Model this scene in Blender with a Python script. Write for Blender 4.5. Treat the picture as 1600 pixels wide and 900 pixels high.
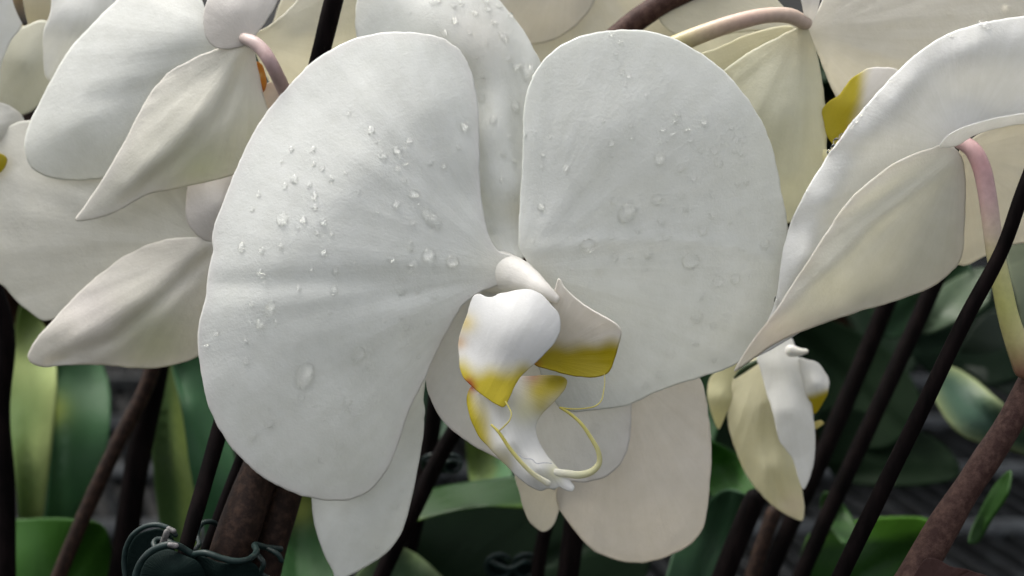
import bpy, math, random
import numpy as np
from mathutils import Vector, Matrix, noise
from mathutils.geometry import delaunay_2d_cdt
random.seed(7); np.random.seed(7)
for o in list(bpy.data.objects): bpy.data.objects.remove(o)
S = bpy.context.scene; C = S.collection

# ------------------------------------------------ camera
PITCH = math.radians(15.0)
CAM = Vector((0, 0, 0.28))
FPX = 1600*50/36.0                # focal length in photo pixels
U = 0.000125                      # metres per photo pixel at the main bloom
cd = bpy.data.cameras.new('camera'); cam = bpy.data.objects.new('camera', cd); C.objects.link(cam)
cam.location = CAM; cam.rotation_euler = (math.pi/2-PITCH, 0, 0)
cd.lens = 50; cd.sensor_width = 36; cd.clip_start = 0.01; cd.clip_end = 500
cd.dof.use_dof = True; cd.dof.focus_distance = FPX*U*0.985; cd.dof.aperture_fstop = 14
S.camera = cam
ROT = np.array(Matrix.Rotation(math.pi/2-PITCH, 3, 'X'))

# ------------------------------------------------ light
SUN_EL, SUN_AZ = 62.0, -52.0       # azimuth clockwise from +Y (the way the camera looks)
w = bpy.data.worlds.new('World'); S.world = w; w.use_nodes = True
nt = w.node_tree; bg = nt.nodes['Background']
sky = nt.nodes.new('ShaderNodeTexSky'); sky.sky_type = 'NISHITA'; sky.sun_disc = False
sky.sun_elevation = math.radians(SUN_EL); sky.sun_rotation = math.radians(SUN_AZ)
sky.air_density = 1.0; sky.dust_density = 6; sky.ozone_density = 0.3
hs = nt.nodes.new('ShaderNodeHueSaturation'); hs.inputs['Saturation'].default_value = .25   # thin overcast seen through greenhouse glass
nt.links.new(sky.outputs[0], hs.inputs['Color']); nt.links.new(hs.outputs[0], bg.inputs[0]); bg.inputs[1].default_value = 0.15
sd = bpy.data.lights.new('sun', 'SUN'); sun = bpy.data.objects.new('sun', sd); C.objects.link(sun)
sd.energy = 1.0; sd.angle = math.radians(16); sd.color = (1, .95, .86)
e, a = math.radians(SUN_EL), math.radians(SUN_AZ)
sdir = Vector((math.cos(e)*math.sin(a), math.cos(e)*math.cos(a), math.sin(e)))
sun.rotation_euler = sdir.to_track_quat('Z', 'Y').to_euler()
S.render.engine = 'CYCLES'
S.view_settings.view_transform = 'Standard'; S.view_settings.look = 'None'
S.view_settings.exposure = 1.15; S.view_settings.gamma = 1
S.cycles.max_bounces = 14; S.cycles.transmission_bounces = 12; S.cycles.diffuse_bounces = 8
S.cycles.caustics_refractive = True; S.cycles.caustics_reflective = True; S.cycles.blur_glossy = 0; S.cycles.sample_clamp_indirect = 0

# ------------------------------------------------ coordinates
def P(xyz):
    """photo pixel (x, y) at distance z (pixel units behind the main bloom) -> world metres"""
    q = np.atleast_2d(np.asarray(xyz, float)); d = (FPX+q[:, 2])
    v = np.stack([(q[:, 0]-800)/FPX*d, -(q[:, 1]-450)/FPX*d, -d], 1)*U
    return v@ROT.T + np.array(CAM)
def tag(o, label=None, cat=None, group=None, kind=None):
    if label: o['label'] = label
    if cat: o['category'] = cat
    if group: o['group'] = group
    if kind: o['kind'] = kind
    return o
def thing(name, loc, label, cat, group=None):
    o = bpy.data.objects.new(name, None); C.objects.link(o); o.location = Vector(loc)
    o.empty_display_size = .01
    return tag(o, label, cat, group)
def wloc(o):
    v = Vector((0, 0, 0))
    while o: v = v + o.location; o = o.parent
    return v
def mesh(name, verts, faces, mat, parent=None, uv=None, col=None):
    verts = np.asarray(verts, float)
    org = np.array(wloc(parent)) if parent else verts.mean(0)
    me = bpy.data.meshes.new(name)
    me.from_pydata((verts-org).tolist(), [], [list(map(int, f)) for f in faces]); me.materials.append(mat)
    me.polygons.foreach_set('use_smooth', [True]*len(me.polygons))
    if uv is not None:
        l = me.uv_layers.new(name='UVMap'); li = np.empty(len(me.loops), int); me.loops.foreach_get('vertex_index', li)
        l.data.foreach_set('uv', np.asarray(uv, float)[li].ravel())
    if col is not None:
        ca = me.color_attributes.new('Col', 'FLOAT_COLOR', 'POINT')
        ca.data.foreach_set('color', np.c_[col, np.ones(len(col))].ravel())
    me.update()
    o = bpy.data.objects.new(name, me); C.objects.link(o)
    if parent: o.parent = parent
    else: o.location = Vector(org)
    return o

# ------------------------------------------------ materials
def new_mat(name):
    m = bpy.data.materials.new(name); m.use_nodes = True
    return m, m.node_tree.nodes, m.node_tree.links, m.node_tree.nodes['Principled BSDF']
def ramp(n, a, b, ca, cb):
    r = n.new('ShaderNodeValToRGB'); r.color_ramp.elements[0].position = a; r.color_ramp.elements[1].position = b
    r.color_ramp.elements[0].color = (*ca, 1); r.color_ramp.elements[1].color = (*cb, 1); return r
def petal_mat(name, trans=.5, tcol=(1, .985, .93), rough=.42, bump=.5, spec=.35, cellscale=1900, vein=.09):
    m, n, l, b = new_mat(name)
    at = n.new('ShaderNodeAttribute'); at.attribute_name = 'Col'
    uv = n.new('ShaderNodeUVMap'); uv.uv_map = 'UVMap'
    mp = n.new('ShaderNodeMapping'); mp.inputs['Scale'].default_value = (34, 2.2, 1); l.new(uv.outputs[0], mp.inputs[0])
    vn = n.new('ShaderNodeTexNoise'); vn.inputs['Scale'].default_value = 1.0; vn.inputs['Detail'].default_value = 4; vn.inputs['Roughness'].default_value = .6
    l.new(mp.outputs[0], vn.inputs[0])
    tc = n.new('ShaderNodeTexCoord')
    cn = n.new('ShaderNodeTexNoise'); cn.inputs['Scale'].default_value = cellscale; cn.inputs['Detail'].default_value = 2
    l.new(tc.outputs['Object'], cn.inputs[0])
    mn = n.new('ShaderNodeTexNoise'); mn.inputs['Scale'].default_value = 260; mn.inputs['Detail'].default_value = 5; mn.inputs['Roughness'].default_value = .65
    l.new(tc.outputs['Object'], mn.inputs[0])
    # faint pigment mottling along the veins
    r = ramp(n, .3, .7, (.955, .955, .945), (1, 1, 1)); l.new(vn.outputs[0], r.inputs[0])
    mx = n.new('ShaderNodeMix'); mx.data_type = 'RGBA'; mx.blend_type = 'MULTIPLY'; mx.inputs[0].default_value = 1
    l.new(at.outputs[0], mx.inputs[6]); l.new(r.outputs[0], mx.inputs[7])
    r2 = ramp(n, .35, .65, (.95, .95, .94), (1, 1, 1)); l.new(mn.outputs[0], r2.inputs[0])
    m2 = n.new('ShaderNodeMix'); m2.data_type = 'RGBA'; m2.blend_type = 'MULTIPLY'; m2.inputs[0].default_value = 1
    l.new(mx.outputs[2], m2.inputs[6]); l.new(r2.outputs[0], m2.inputs[7])
    l.new(m2.outputs[2], b.inputs['Base Color'])
    b.inputs['Roughness'].default_value = rough; b.inputs['Specular IOR Level'].default_value = spec
    b1 = n.new('ShaderNodeBump'); b1.inputs['Strength'].default_value = vein; b1.inputs['Distance'].default_value = .0009; l.new(vn.outputs[0], b1.inputs['Height'])
    b3 = n.new('ShaderNodeBump'); b3.inputs['Strength'].default_value = bump; b3.inputs['Distance'].default_value = .0003; l.new(mn.outputs[0], b3.inputs['Height']); l.new(b1.outputs[0], b3.inputs['Normal'])
    b2 = n.new('ShaderNodeBump'); b2.inputs['Strength'].default_value = bump; b2.inputs['Distance'].default_value = .00009; l.new(cn.outputs[0], b2.inputs['Height']); l.new(b3.outputs[0], b2.inputs['Normal'])
    l.new(b2.outputs[0], b.inputs['Normal'])
    tr = n.new('ShaderNodeBsdfTranslucent'); l.new(b2.outputs[0], tr.inputs['Normal'])
    m3 = n.new('ShaderNodeMix'); m3.data_type = 'RGBA'; m3.blend_type = 'MULTIPLY'; m3.inputs[0].default_value = 1
    l.new(m2.outputs[2], m3.inputs[6]); m3.inputs[7].default_value = (*tcol, 1); l.new(m3.outputs[2], tr.inputs['Color'])
    ms = n.new('ShaderNodeMixShader'); ms.inputs[0].default_value = trans
    l.new(b.outputs[0], ms.inputs[1]); l.new(tr.outputs[0], ms.inputs[2]); l.new(ms.outputs[0], n['Material Output'].inputs[0])
    return m
M = {}
M['petal'] = petal_mat('white_petal')
M['warm'] = petal_mat('thin_petal', trans=.68, tcol=(1, .98, .9))
M['lip'] = petal_mat('waxy_lip', trans=.42, rough=.38, bump=.25, vein=.15)
M['leaf'] = petal_mat('leaf_surface', trans=.15, tcol=(.9, 1, .4), rough=.45, bump=.4, spec=.2, vein=.3)
M['leafdark'] = petal_mat('leaf_surface_painted_shade', trans=.08, tcol=(.9, 1, .4), rough=.6, bump=.3, spec=.05, vein=.3)  # dim, dull copy of the leaf material; background shade is put into it
def simple(name, c1, c2, rough=.5, scale=400, bump=.4, spec=.4, stretch=(1, 1, 1), lo=.4, hi=.62, dist=.0003):
    m, n, l, b = new_mat(name)
    tc = n.new('ShaderNodeTexCoord'); mp = n.new('ShaderNodeMapping'); mp.inputs['Scale'].default_value = stretch
    l.new(tc.outputs['Object'], mp.inputs[0])
    t = n.new('ShaderNodeTexNoise'); t.inputs['Scale'].default_value = scale; t.inputs['Detail'].default_value = 6; t.inputs['Roughness'].default_value = .7
    l.new(mp.outputs[0], t.inputs[0])
    r = ramp(n, lo, hi, c1, c2); l.new(t.outputs[0], r.inputs[0]); l.new(r.outputs[0], b.inputs['Base Color'])
    bm = n.new('ShaderNodeBump'); bm.inputs['Strength'].default_value = bump; bm.inputs['Distance'].default_value = dist
    l.new(t.outputs[0], bm.inputs['Height']); l.new(bm.outputs[0], b.inputs['Normal'])
    b.inputs['Roughness'].default_value = rough; b.inputs['Specular IOR Level'].default_value = spec
    return m
M['stake'] = simple('dark_stake', (.002, .0015, .0015), (.006, .004, .004), .65, 250, .3, .03, (1, 1, .2))
M['stem'] = simple('brown_stem', (.012, .006, .004), (.042, .023, .015), .65, 600, .7, .15, lo=.45, hi=.7)
M['stemred'] = simple('red_brown_stem', (.030, .012, .009), (.075, .040, .030), .65, 650, .8, .2, lo=.42, hi=.68)
M['clip'] = simple('green_plastic', (.004, .011, .010), (.011, .024, .022), .45, 300, .25, .25)
M['clipgrey'] = simple('worn_plastic', (.06, .06, .055), (.16, .15, .15), .5, 800, .3)
M['thread'] = simple('grey_thread', (.2, .2, .25), (.35, .35, .4), .6)
M['bench'] = simple('galvanised_bench', (.006, .0065, .007), (.018, .020, .021), .6, 60, .3, .1)
M['bar'] = simple('galvanised_bar', (.025, .028, .03), (.06, .066, .07), .5, 80, .3, .3)
M['ground'] = simple('greenhouse_floor', (.003, .003, .003), (.008, .008, .007), .9, 12, .5, .1, dist=.01)
M['pot'] = simple('plastic_pot', (.03, .012, .006), (.10, .04, .02), .6, 40, .2)
def col_mat(name, rough=.4, trans=.12):
    m, n, l, b = new_mat(name)
    at = n.new('ShaderNodeAttribute'); at.attribute_name = 'Col'
    tc = n.new('ShaderNodeTexCoord'); t = n.new('ShaderNodeTexNoise'); t.inputs['Scale'].default_value = 900; t.inputs['Detail'].default_value = 4; l.new(tc.outputs['Object'], t.inputs[0])
    r = ramp(n, .3, .7, (.86, .86, .86), (1, 1, 1)); l.new(t.outputs[0], r.inputs[0])
    mx = n.new('ShaderNodeMix'); mx.data_type = 'RGBA'; mx.blend_type = 'MULTIPLY'; mx.inputs[0].default_value = 1
    l.new(at.outputs[0], mx.inputs[6]); l.new(r.outputs[0], mx.inputs[7]); l.new(mx.outputs[2], b.inputs['Base Color'])
    bm = n.new('ShaderNodeBump'); bm.inputs['Strength'].default_value = .3; bm.inputs['Distance'].default_value = .0001; l.new(t.outputs[0], bm.inputs['Height']); l.new(bm.outputs[0], b.inputs['Normal'])
    b.inputs['Roughness'].default_value = rough; b.inputs['Specular IOR Level'].default_value = .35
    b.inputs['Subsurface Weight'].default_value = trans; b.inputs['Subsurface Radius'].default_value = (.002, .0015, .001); b.inputs['Subsurface Scale'].default_value = 1
    return m
M['flesh'] = col_mat('fleshy_tissue')
m, n, l, b = new_mat('water'); M['water'] = m
b.inputs['Base Color'].default_value = (1, 1, 1, 1); b.inputs['Roughness'].default_value = 0.0
b.inputs['IOR'].default_value = 1.33; b.inputs['Transmission Weight'].default_value = 1
tp = n.new('ShaderNodeBsdfTransparent'); gl = n.new('ShaderNodeMixShader'); gl.inputs[0].default_value = .1
l.new(b.outputs[0], gl.inputs[1]); l.new(tp.outputs[0], gl.inputs[2]); l.new(gl.outputs[0], n['Material Output'].inputs[0])

# ------------------------------------------------ shape helpers
def spline(pts, closed=True, step=6.0):
    p = np.asarray(pts, float); n = len(p); out = []
    rng = range(n if closed else n-1)
    for i in rng:
        if closed: p0, p1, p2, p3 = p[i-1], p[i], p[(i+1) % n], p[(i+2) % n]
        else:
            p1, p2 = p[i], p[i+1]; p0 = p[i-1] if i else 2*p1-p2; p3 = p[i+2] if i+2 < n else 2*p2-p1
        L = np.linalg.norm((p2-p1)[:3]); k = max(1, int(round(L/step)))
        # centripetal form: no overshoot at uneven spacing
        t0 = 0; t1 = t0+max(np.linalg.norm((p1-p0)[:2]), 1e-3)**.5; t2 = t1+max(np.linalg.norm((p2-p1)[:2]), 1e-3)**.5; t3 = t2+max(np.linalg.norm((p3-p2)[:2]), 1e-3)**.5
        for j in range(k):
            t = t1+(t2-t1)*j/k
            A1 = (t1-t)/(t1-t0)*p0+(t-t0)/(t1-t0)*p1; A2 = (t2-t)/(t2-t1)*p1+(t-t1)/(t2-t1)*p2; A3 = (t3-t)/(t3-t2)*p2+(t-t2)/(t3-t2)*p3
            B1 = (t2-t)/(t2-t0)*A1+(t-t0)/(t2-t0)*A2; B2 = (t3-t)/(t3-t1)*A2+(t-t1)/(t3-t1)*A3
            out.append((t2-t)/(t2-t1)*B1+(t-t1)/(t2-t1)*B2)
    if not closed: out.append(p[-1])
    return np.array(out)
def tps(ctrl):
    c = np.asarray(ctrl, float); xy = c[:, :2]/100; n = len(c)
    def K(a, b):
        r2 = ((a[:, None]-b[None])**2).sum(2); return .5*r2*np.log(r2+1e-12)
    A = np.zeros((n+3, n+3)); A[:n, :n] = K(xy, xy)+np.eye(n)*.02; A[:n, n] = 1; A[:n, n+1:] = xy; A[n, :n] = 1; A[n+1:, :n] = xy.T
    w_ = np.linalg.lstsq(A, np.r_[c[:, 2], 0, 0, 0], rcond=None)[0]
    return lambda q: K(q/100, xy)@w_[:n]+w_[n]+(q/100)@w_[n+1:]
def sstep(x): x = np.clip(x, 0, 1); return x*x*(3-2*x)
def inside(q, poly):
    x, y = q[:, 0], q[:, 1]; r = np.zeros(len(q), bool); a = poly; b = np.roll(poly, -1, 0)
    for (x1, y1), (x2, y2) in zip(a, b):
        if y1 == y2: continue
        r ^= ((y1 > y) != (y2 > y)) & (x < (x2-x1)*(y-y1)/(y2-y1)+x1)
    return r
def edge_dist(q, poly):
    a = poly; b = np.roll(poly, -1, 0); out = np.empty(len(q))
    ab = b-a; L = (ab**2).sum(1)+1e-9
    for s in range(0, len(q), 2000):
        d = q[s:s+2000, None]-a[None]; t = np.clip((d*ab).sum(2)/L, 0, 1)
        out[s:s+2000] = np.sqrt(((d-t[..., None]*ab)**2).sum(2)).min(1)
    return out
WHITE = (.835, .85, .84)
def petal(name, parent, out, z, base, mat='petal', col=WHITE, tint=(), t=(.9, 4), veins=(9, 2.0), curl=(0, 20), ripple=(90, 4), step=9, jag=.7, folds=()):
    """one petal, leaf or plate: outline in photo pixels, depth surface through control points, real thickness"""
    o2 = spline(out, True, max(4, step*.7))
    if jag:
        nb = np.array([noise.noise(Vector((p[0]*.06, p[1]*.06, len(out)*.37)))*2+noise.noise(Vector((p[0]*.2, p[1]*.2, 3)))*.8 for p in o2])
        c0 = o2.mean(0); dv = o2-c0; dv /= np.linalg.norm(dv, axis=1)[:, None]+1e-6; o2 = o2+dv*nb[:, None]*jag
    tg = np.roll(o2, -1, 0)-np.roll(o2, 1, 0); tg /= np.linalg.norm(tg, axis=1)[:, None]+1e-6; nr_ = np.c_[-tg[:, 1], tg[:, 0]]
    area = ((o2[:, 0]*np.roll(o2[:, 1], -1)-np.roll(o2[:, 0], -1)*o2[:, 1]).sum()); nr_ *= 1 if area > 0 else -1
    insets = []
    for k_ in (.35, .85):
        ip = o2+nr_*step*k_; ip = ip[inside(ip, o2)]; ip = ip[edge_dist(ip, o2) > step*k_*.9]; insets.append(ip)
    lo, hi = o2.min(0), o2.max(0); g = []
    for j, y in enumerate(np.arange(lo[1], hi[1], step*.87)):
        for x in np.arange(lo[0]+(j % 2)*step*.5, hi[0], step): g.append((x, y))
    g = np.array(g) if g else np.zeros((0, 2))
    if len(g):
        g = g[inside(g, o2)]
        if len(g): g = g[edge_dist(g, o2) > step*1.35]
    allp = np.r_[o2, insets[0], insets[1], g]; n0 = len(o2)
    r = delaunay_2d_cdt([Vector(p) for p in allp], [(i, (i+1) % n0) for i in range(n0)], [list(range(n0))], 1, 1e-4)
    q = np.array([(v.x, v.y) for v in r[0]]); tri = np.array([f for f in r[2] if len(f) == 3], int)
    tri = tri[inside(q[tri].mean(1), o2)]
    used = np.unique(tri); mp = -np.ones(len(q), int); mp[used] = np.arange(len(used)); q = q[used]; tri = mp[tri]
    d = edge_dist(q, o2); bx, by = base
    ang = np.arctan2(q[:, 1]-by, q[:, 0]-bx); dist = np.hypot(q[:, 0]-bx, q[:, 1]-by)
    am = math.atan2(np.sin(ang).mean(), np.cos(ang).mean()); ang = (ang-am+math.pi) % (2*math.pi)-math.pi
    zz = tps(z)(q)
    k, va = veins; va *= .65; seed = (len(out)*1.37+out[0][0]*.01)
    if va: zz = zz+np.array([noise.noise(Vector((a_*k, dd/260., seed))) for a_, dd in zip(ang, dist)])*va*sstep(dist/120.)
    if ripple[1]: zz = zz+.6*np.array([noise.noise(Vector((p[0]/ripple[0], p[1]/ripple[0], seed))) for p in q])*ripple[1]
    if curl[0]: zz = zz+.4*curl[0]*np.exp(-d/curl[1])
    for f in folds:        # crease: polyline, depth, width
        pl = np.asarray(f[0], float); a_, b_ = pl[:-1], pl[1:]; ab = b_-a_
        dd = q[:, None]-a_[None]; tt = np.clip((dd*ab).sum(2)/((ab**2).sum(1)+1e-9), 0, 1)
        fd = np.sqrt(((dd-tt[..., None]*ab)**2).sum(2)).min(1); zz = zz+.7*f[1]*np.exp(-(fd/f[2])**2)
    W = P(np.c_[q, zz])
    if mat in ('petal', 'warm'):      # all blooms share one nearly white flesh
        soft = lambda c: tuple(.7*a_+.3*b_ for a_, b_ in zip(c, WHITE))
        col = soft(col); tint = [tn if (tn[0] == 'line') else (tn[0], tn[1], soft(tn[2]), tn[3]) if tn[0] == 'edge' else (tn[0], tn[1], tn[2], soft(tn[3]), tn[4]) for tn in tint]
    fn = np.cross(W[tri[:, 1]]-W[tri[:, 0]], W[tri[:, 2]]-W[tri[:, 0]])
    if (fn*(np.array(CAM)-W[tri].mean(1))).sum() < 0: tri = tri[:, ::-1]; fn = -fn
    vn = np.zeros_like(W)
    for i in range(3): np.add.at(vn, tri[:, i], fn)
    vn /= np.linalg.norm(vn, axis=1)[:, None]+1e-12
    sc = U*(FPX+zz.mean())/FPX
    th = (t[0]+(t[1]-t[0])*sstep(d/26.))*sc
    B = W-vn*th[:, None]; n = len(W)
    ed = {}
    for f in tri:
        for i in range(3):
            e_ = (f[i], f[(i+1) % 3]); ed[e_] = 1
    rim = [(a_, b_) for a_, b_ in ed if (b_, a_) not in ed]
    faces = [tuple(f) for f in tri]+[(f[0]+n, f[2]+n, f[1]+n) for f in tri]+[(b_, a_, a_+n, b_+n) for a_, b_ in rim]
    cc = np.tile(np.array(col, float), (n, 1))
    for tn in tint:
        if tn[0] == 'line':      # ('line', (x1,y1), (x2,y2), width, colour, amount): the side to the right of 1->2 (below, for a left-to-right line)
            _, p1, p2, wd, c2, am_ = tn; dx, dy = p2[0]-p1[0], p2[1]-p1[1]; L = math.hypot(dx, dy)
            s = ((q[:, 1]-p1[1])*dx-(q[:, 0]-p1[0])*dy)/L
            s = s+np.array([noise.noise(Vector((p[0]*.03, p[1]*.012, 9))) for p in q])*wd*.5
            f_ = sstep(s/wd+.5)*am_
        elif tn[0] == 'edge':    # ('edge', width, colour, amount)
            _, wd, c2, am_ = tn; f_ = np.exp(-(d/wd)**1.5)*am_
        else:                    # (x, y, radius, colour, amount)
            x_, y_, r_, c2, am_ = tn; f_ = np.exp(-(((q[:, 0]-x_)**2+(q[:, 1]-y_)**2)/(r_*r_)))*am_
        cc = cc*(1-f_[:, None])+np.array(c2)*f_[:, None]
    uv = np.c_[ang*.5+.5, dist/300.]
    ob = mesh(name, np.r_[W, B], faces, M[mat], parent, np.r_[uv, uv], np.r_[cc, cc])
    SURF[ob.name] = (q, W, vn)
    return ob
SURF = {}
def tube(name, parent, path, mat='flesh', cols=None, sides=16, step=7, flat=1.0, lump=0.0, cap=True):
    """round tube along (x, y, z, r) photo-pixel controls; cols: colours spread evenly along it"""
    s = spline(path, False, step); n = len(s); W = P(s[:, :3]); R = s[:, 3]*U*(FPX+s[:, 2])/FPX
    T = np.gradient(W, axis=0); T /= np.linalg.norm(T, axis=1)[:, None]
    view = (W-np.array(CAM)); view /= np.linalg.norm(view, axis=1)[:, None]
    N1 = np.cross(T, view); N1 /= np.linalg.norm(N1, axis=1)[:, None]+1e-9; N2 = np.cross(N1, T)
    V = []; Cc = []; rings = []
    cl = np.array(cols if cols else [(.5, .5, .5)], float)*(.74 if name == 'pedicel' else 1)
    def ring(c, nn1, nn2, r, colr, i):
        st = len(V)
        for k in range(sides):
            a_ = 2*math.pi*k/sides; rr = r*(1+lump*noise.noise(Vector((math.cos(a_)*1.3, math.sin(a_)*1.3, i*.25))))
            V.append(c+nn1*math.cos(a_)*rr+nn2*math.sin(a_)*rr*flat); Cc.append(colr)
        rings.append(st)
    for i in range(n):
        f_ = i/max(1, n-1)*(len(cl)-1); j = min(int(f_), len(cl)-2) if len(cl) > 1 else 0
        cr = cl[j]*(1-(f_-j))+cl[min(j+1, len(cl)-1)]*(f_-j)
        if i == 0 and cap:
            for u_ in (.95, .7, .35): ring(W[0]-T[0]*R[0]*u_, N1[0], N2[0], R[0]*math.sqrt(1-u_*u_), cr, 0)
        ring(W[i], N1[i], N2[i], R[i], cr, i)
        if i == n-1 and cap:
            for u_ in (.35, .7, .95): ring(W[i]+T[i]*R[i]*u_, N1[i], N2[i], R[i]*math.sqrt(1-u_*u_), cr, i)
    F = []
    for a_, b_ in zip(rings[:-1], rings[1:]):
        for k in range(sides): F.append((a_+k, a_+(k+1) % sides, b_+(k+1) % sides, b_+k))
    F.append(tuple(rings[0]+k for k in reversed(range(sides)))); F.append(tuple(rings[-1]+k for k in range(sides)))
    uv = np.array([(k % sides/sides, k/len(V)) for k in range(len(V))])
    o = mesh(name, V, F, M[mat], parent, uv, np.array(Cc))
    return o

# ------------------------------------------------ the setting: floor, bench
def sheet(name, x0, x1, y0, y1, z, mat):
    o = mesh(name, [(x0, y0, z), (x1, y0, z), (x1, y1, z), (x0, y1, z)], [(0, 1, 2, 3)], M[mat]); return tag(o, kind='structure')
sheet('ground', -150, 150, -150, 150, -0.75, 'ground')
BENCH_Z = 0.0
bench = thing('greenhouse_bench', (0, .5, BENCH_Z), 'grey metal bench top of diagonal slats and cross bars below the leaves', 'bench')
V = []; F = []
def boxv(c, ax, ay, az):
    c, ax, ay, az = map(np.array, (c, ax, ay, az)); s = len(V)
    for sx, sy, sz in ((-1, -1, -1), (1, -1, -1), (1, 1, -1), (-1, 1, -1), (-1, -1, 1), (1, -1, 1), (1, 1, 1), (-1, 1, 1)): V.append(c+ax*sx+ay*sy+az*sz)
    for f in ((0, 3, 2, 1), (4, 5, 6, 7), (0, 1, 5, 4), (1, 2, 6, 5), (2, 3, 7, 6), (3, 0, 4, 7)): F.append(tuple(s+i for i in f))
dn = np.array((.35, -.94, 0)); dn /= np.linalg.norm(dn)
for r_ in range(16):
    y0 = .33+r_*.07
    for i in range(100):
        x = -.62+i*.0125
        boxv((x, y0+.035, BENCH_Z-.004), dn*.0335, np.array((dn[1], -dn[0], 0))*.0026, (0, 0, .004))
mesh('slat', V, F, M['bench'], bench)
V = []; F = []
for r_ in range(17): boxv((0, .33+r_*.07, BENCH_Z-.0015), (.66, 0, 0), (0, .0028, 0), (0, 0, .006))
mesh('cross_bar', V, F, M['bar'], bench)

# ------------------------------------------------ FRONT BLOOM
YEL = (.52, .43, .025); RED = (.32, .03, .01); CREAM = (.78, .74, .55)
fc = P((790, 425, 20))[0]
F1 = thing('orchid_flower', fc, 'large white orchid bloom in front facing the camera, wet with droplets', 'orchid flower')
LP = petal('petal', F1, [(800, 400), (778, 392), (764, 368), (755, 330), (750, 280), (749, 210), (745, 150), (735, 108), (715, 75), (685, 57), (640, 50), (590, 52), (540, 66), (490, 95), (455, 130), (420, 170), (392, 215), (370, 262), (347, 318), (332, 362), (332, 395), (325, 430), (321, 468), (313, 495), (309, 540), (315, 585), (325, 630), (345, 675), (375, 715), (415, 748), (455, 768), (500, 781), (545, 781), (580, 765), (605, 735), (622, 695), (640, 640), (665, 590), (680, 555), (700, 515), (720, 482), (748, 458), (780, 445), (805, 430)],
    [(795, 420, -8), (745, 300, 0), (735, 110, 22), (640, 52, 40), (490, 95, 60), (390, 215, 55), (332, 380, 42), (312, 520, 38), (345, 675, 42), (430, 755, 44), (545, 781, 42), (622, 695, 22), (680, 555, 5),
     (500, 430, -32), (420, 440, -14), (600, 425, -30), (700, 420, -20), (560, 250, -12), (650, 180, -2), (450, 300, -4), (520, 600, -14), (450, 600, -4), (560, 700, 10), (640, 520, -16)],
    (800, 420), tint=[(790, 425, 50, (.82, .8, .72), .6), ('edge', 10, (.80, .77, .78), .5)], veins=(8, 4), ripple=(80, 6), curl=(2, 9), step=8, folds=[([(350, 445), (500, 440), (640, 450), (740, 440)], 4, 16)])
LP['label'] = 'left petal thickly sprinkled with bright droplets'
RP = petal('petal', F1, [(822, 408), (812, 392), (810, 360), (812, 320), (815, 270), (817, 210), (818, 172), (826, 134), (843, 101), (866, 78), (893, 62), (925, 52), (960, 47), (1000, 47), (1045, 57), (1090, 80), (1130, 110), (1165, 150), (1190, 190), (1205, 225), (1215, 265), (1222, 305), (1230, 345), (1228, 400), (1218, 450), (1200, 505), (1175, 545), (1145, 572), (1110, 585), (1070, 597), (1020, 615), (985, 632), (930, 641), (880, 640), (850, 600), (835, 540), (825, 470), (815, 425)],
    [(822, 410, -5), (814, 300, 5), (818, 160, 12), (890, 66, 8), (1000, 47, 12), (1130, 112, 30), (1210, 250, 52), (1230, 360, 62), (1200, 505, 66), (1100, 588, 62), (985, 632, 58), (880, 640, 52), (840, 540, 30),
     (1000, 330, -2), (1000, 200, -10), (930, 200, -12), (920, 400, 4), (1100, 400, 12), (1100, 250, 2), (1020, 500, 30), (1140, 500, 42), (1140, 180, 18)],
    (810, 420), tint=[(815, 425, 50, (.82, .8, .72), .6)], veins=(5, 3.5), ripple=(120, 4), curl=(4, 7), step=8, folds=[([(835, 392), (930, 378), (1050, 375), (1150, 385), (1205, 410)], -4, 12)])
RP['label'] = 'right petal with small ring-like droplets'
DS = petal('sepal', F1, [(806, 412), (785, 405), (764, 378), (752, 340), (738, 250), (700, 150), (620, 120), (572, 100), (557, 55), (556, 10), (575, -50), (640, -95), (715, -60), (775, -5), (815, 43), (836, 80), (848, 105), (852, 160), (840, 220), (832, 300), (828, 360), (820, 400)],
    [(803, 408, 12), (760, 340, 40), (700, 150, 85), (570, 95, 125), (557, 10, 140), (640, -95, 150), (775, -5, 110), (845, 100, 95), (840, 220, 65), (828, 350, 32), (795, 300, 20), (770, 200, 30), (730, 80, 45), (680, 0, 70)],
    (805, 415), tint=[(812, 330, 25, (.74, .7, .56), .5), (745, 60, 60, (.82, .79, .74), .6)], veins=(14, 6), ripple=(60, 5), curl=(4, 14), step=8)
DS['label'] = 'upright sepal behind the two petals'
LS = petal('sepal', F1, [(760, 440), (715, 470), (680, 550), (664, 600), (663, 660), (655, 720), (643, 780), (625, 838), (600, 867), (560, 892), (525, 906), (520, 893), (508, 870), (495, 835), (488, 800), (487, 770), (510, 700), (570, 570), (660, 480), (730, 435)],
    [(740, 440, 30), (664, 620, 90), (650, 740, 100), (600, 867, 115), (525, 900, 120), (490, 800, 120), (570, 570, 110), (590, 740, 78), (570, 820, 88), (640, 560, 75)],
    (780, 420), veins=(12, 4), curl=(6, 10), ripple=(70, 4))
LS['label'] = 'lower left sepal ending in a blunt point'
RS = petal('sepal', F1, [(790, 440), (735, 455), (697, 495), (672, 540), (665, 580), (668, 610), (680, 640), (700, 666), (730, 690), (765, 710), (800, 727), (840, 742), (880, 751), (920, 753), (955, 740), (977, 712), (985, 680), (987, 640), (985, 595), (950, 550), (880, 500), (830, 450)],
    [(790, 440, 30), (672, 560, 40), (700, 666, 62), (800, 727, 88), (880, 752, 98), (970, 725, 105), (987, 640, 112), (950, 550, 95), (830, 450, 50), (780, 620, 52), (860, 680, 82), (900, 600, 85)],
    (800, 430), tint=[('edge', 12, (.80, .76, .77), .5)], veins=(8, 3), curl=(6, 10), col=(.79, .78, .76))
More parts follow.
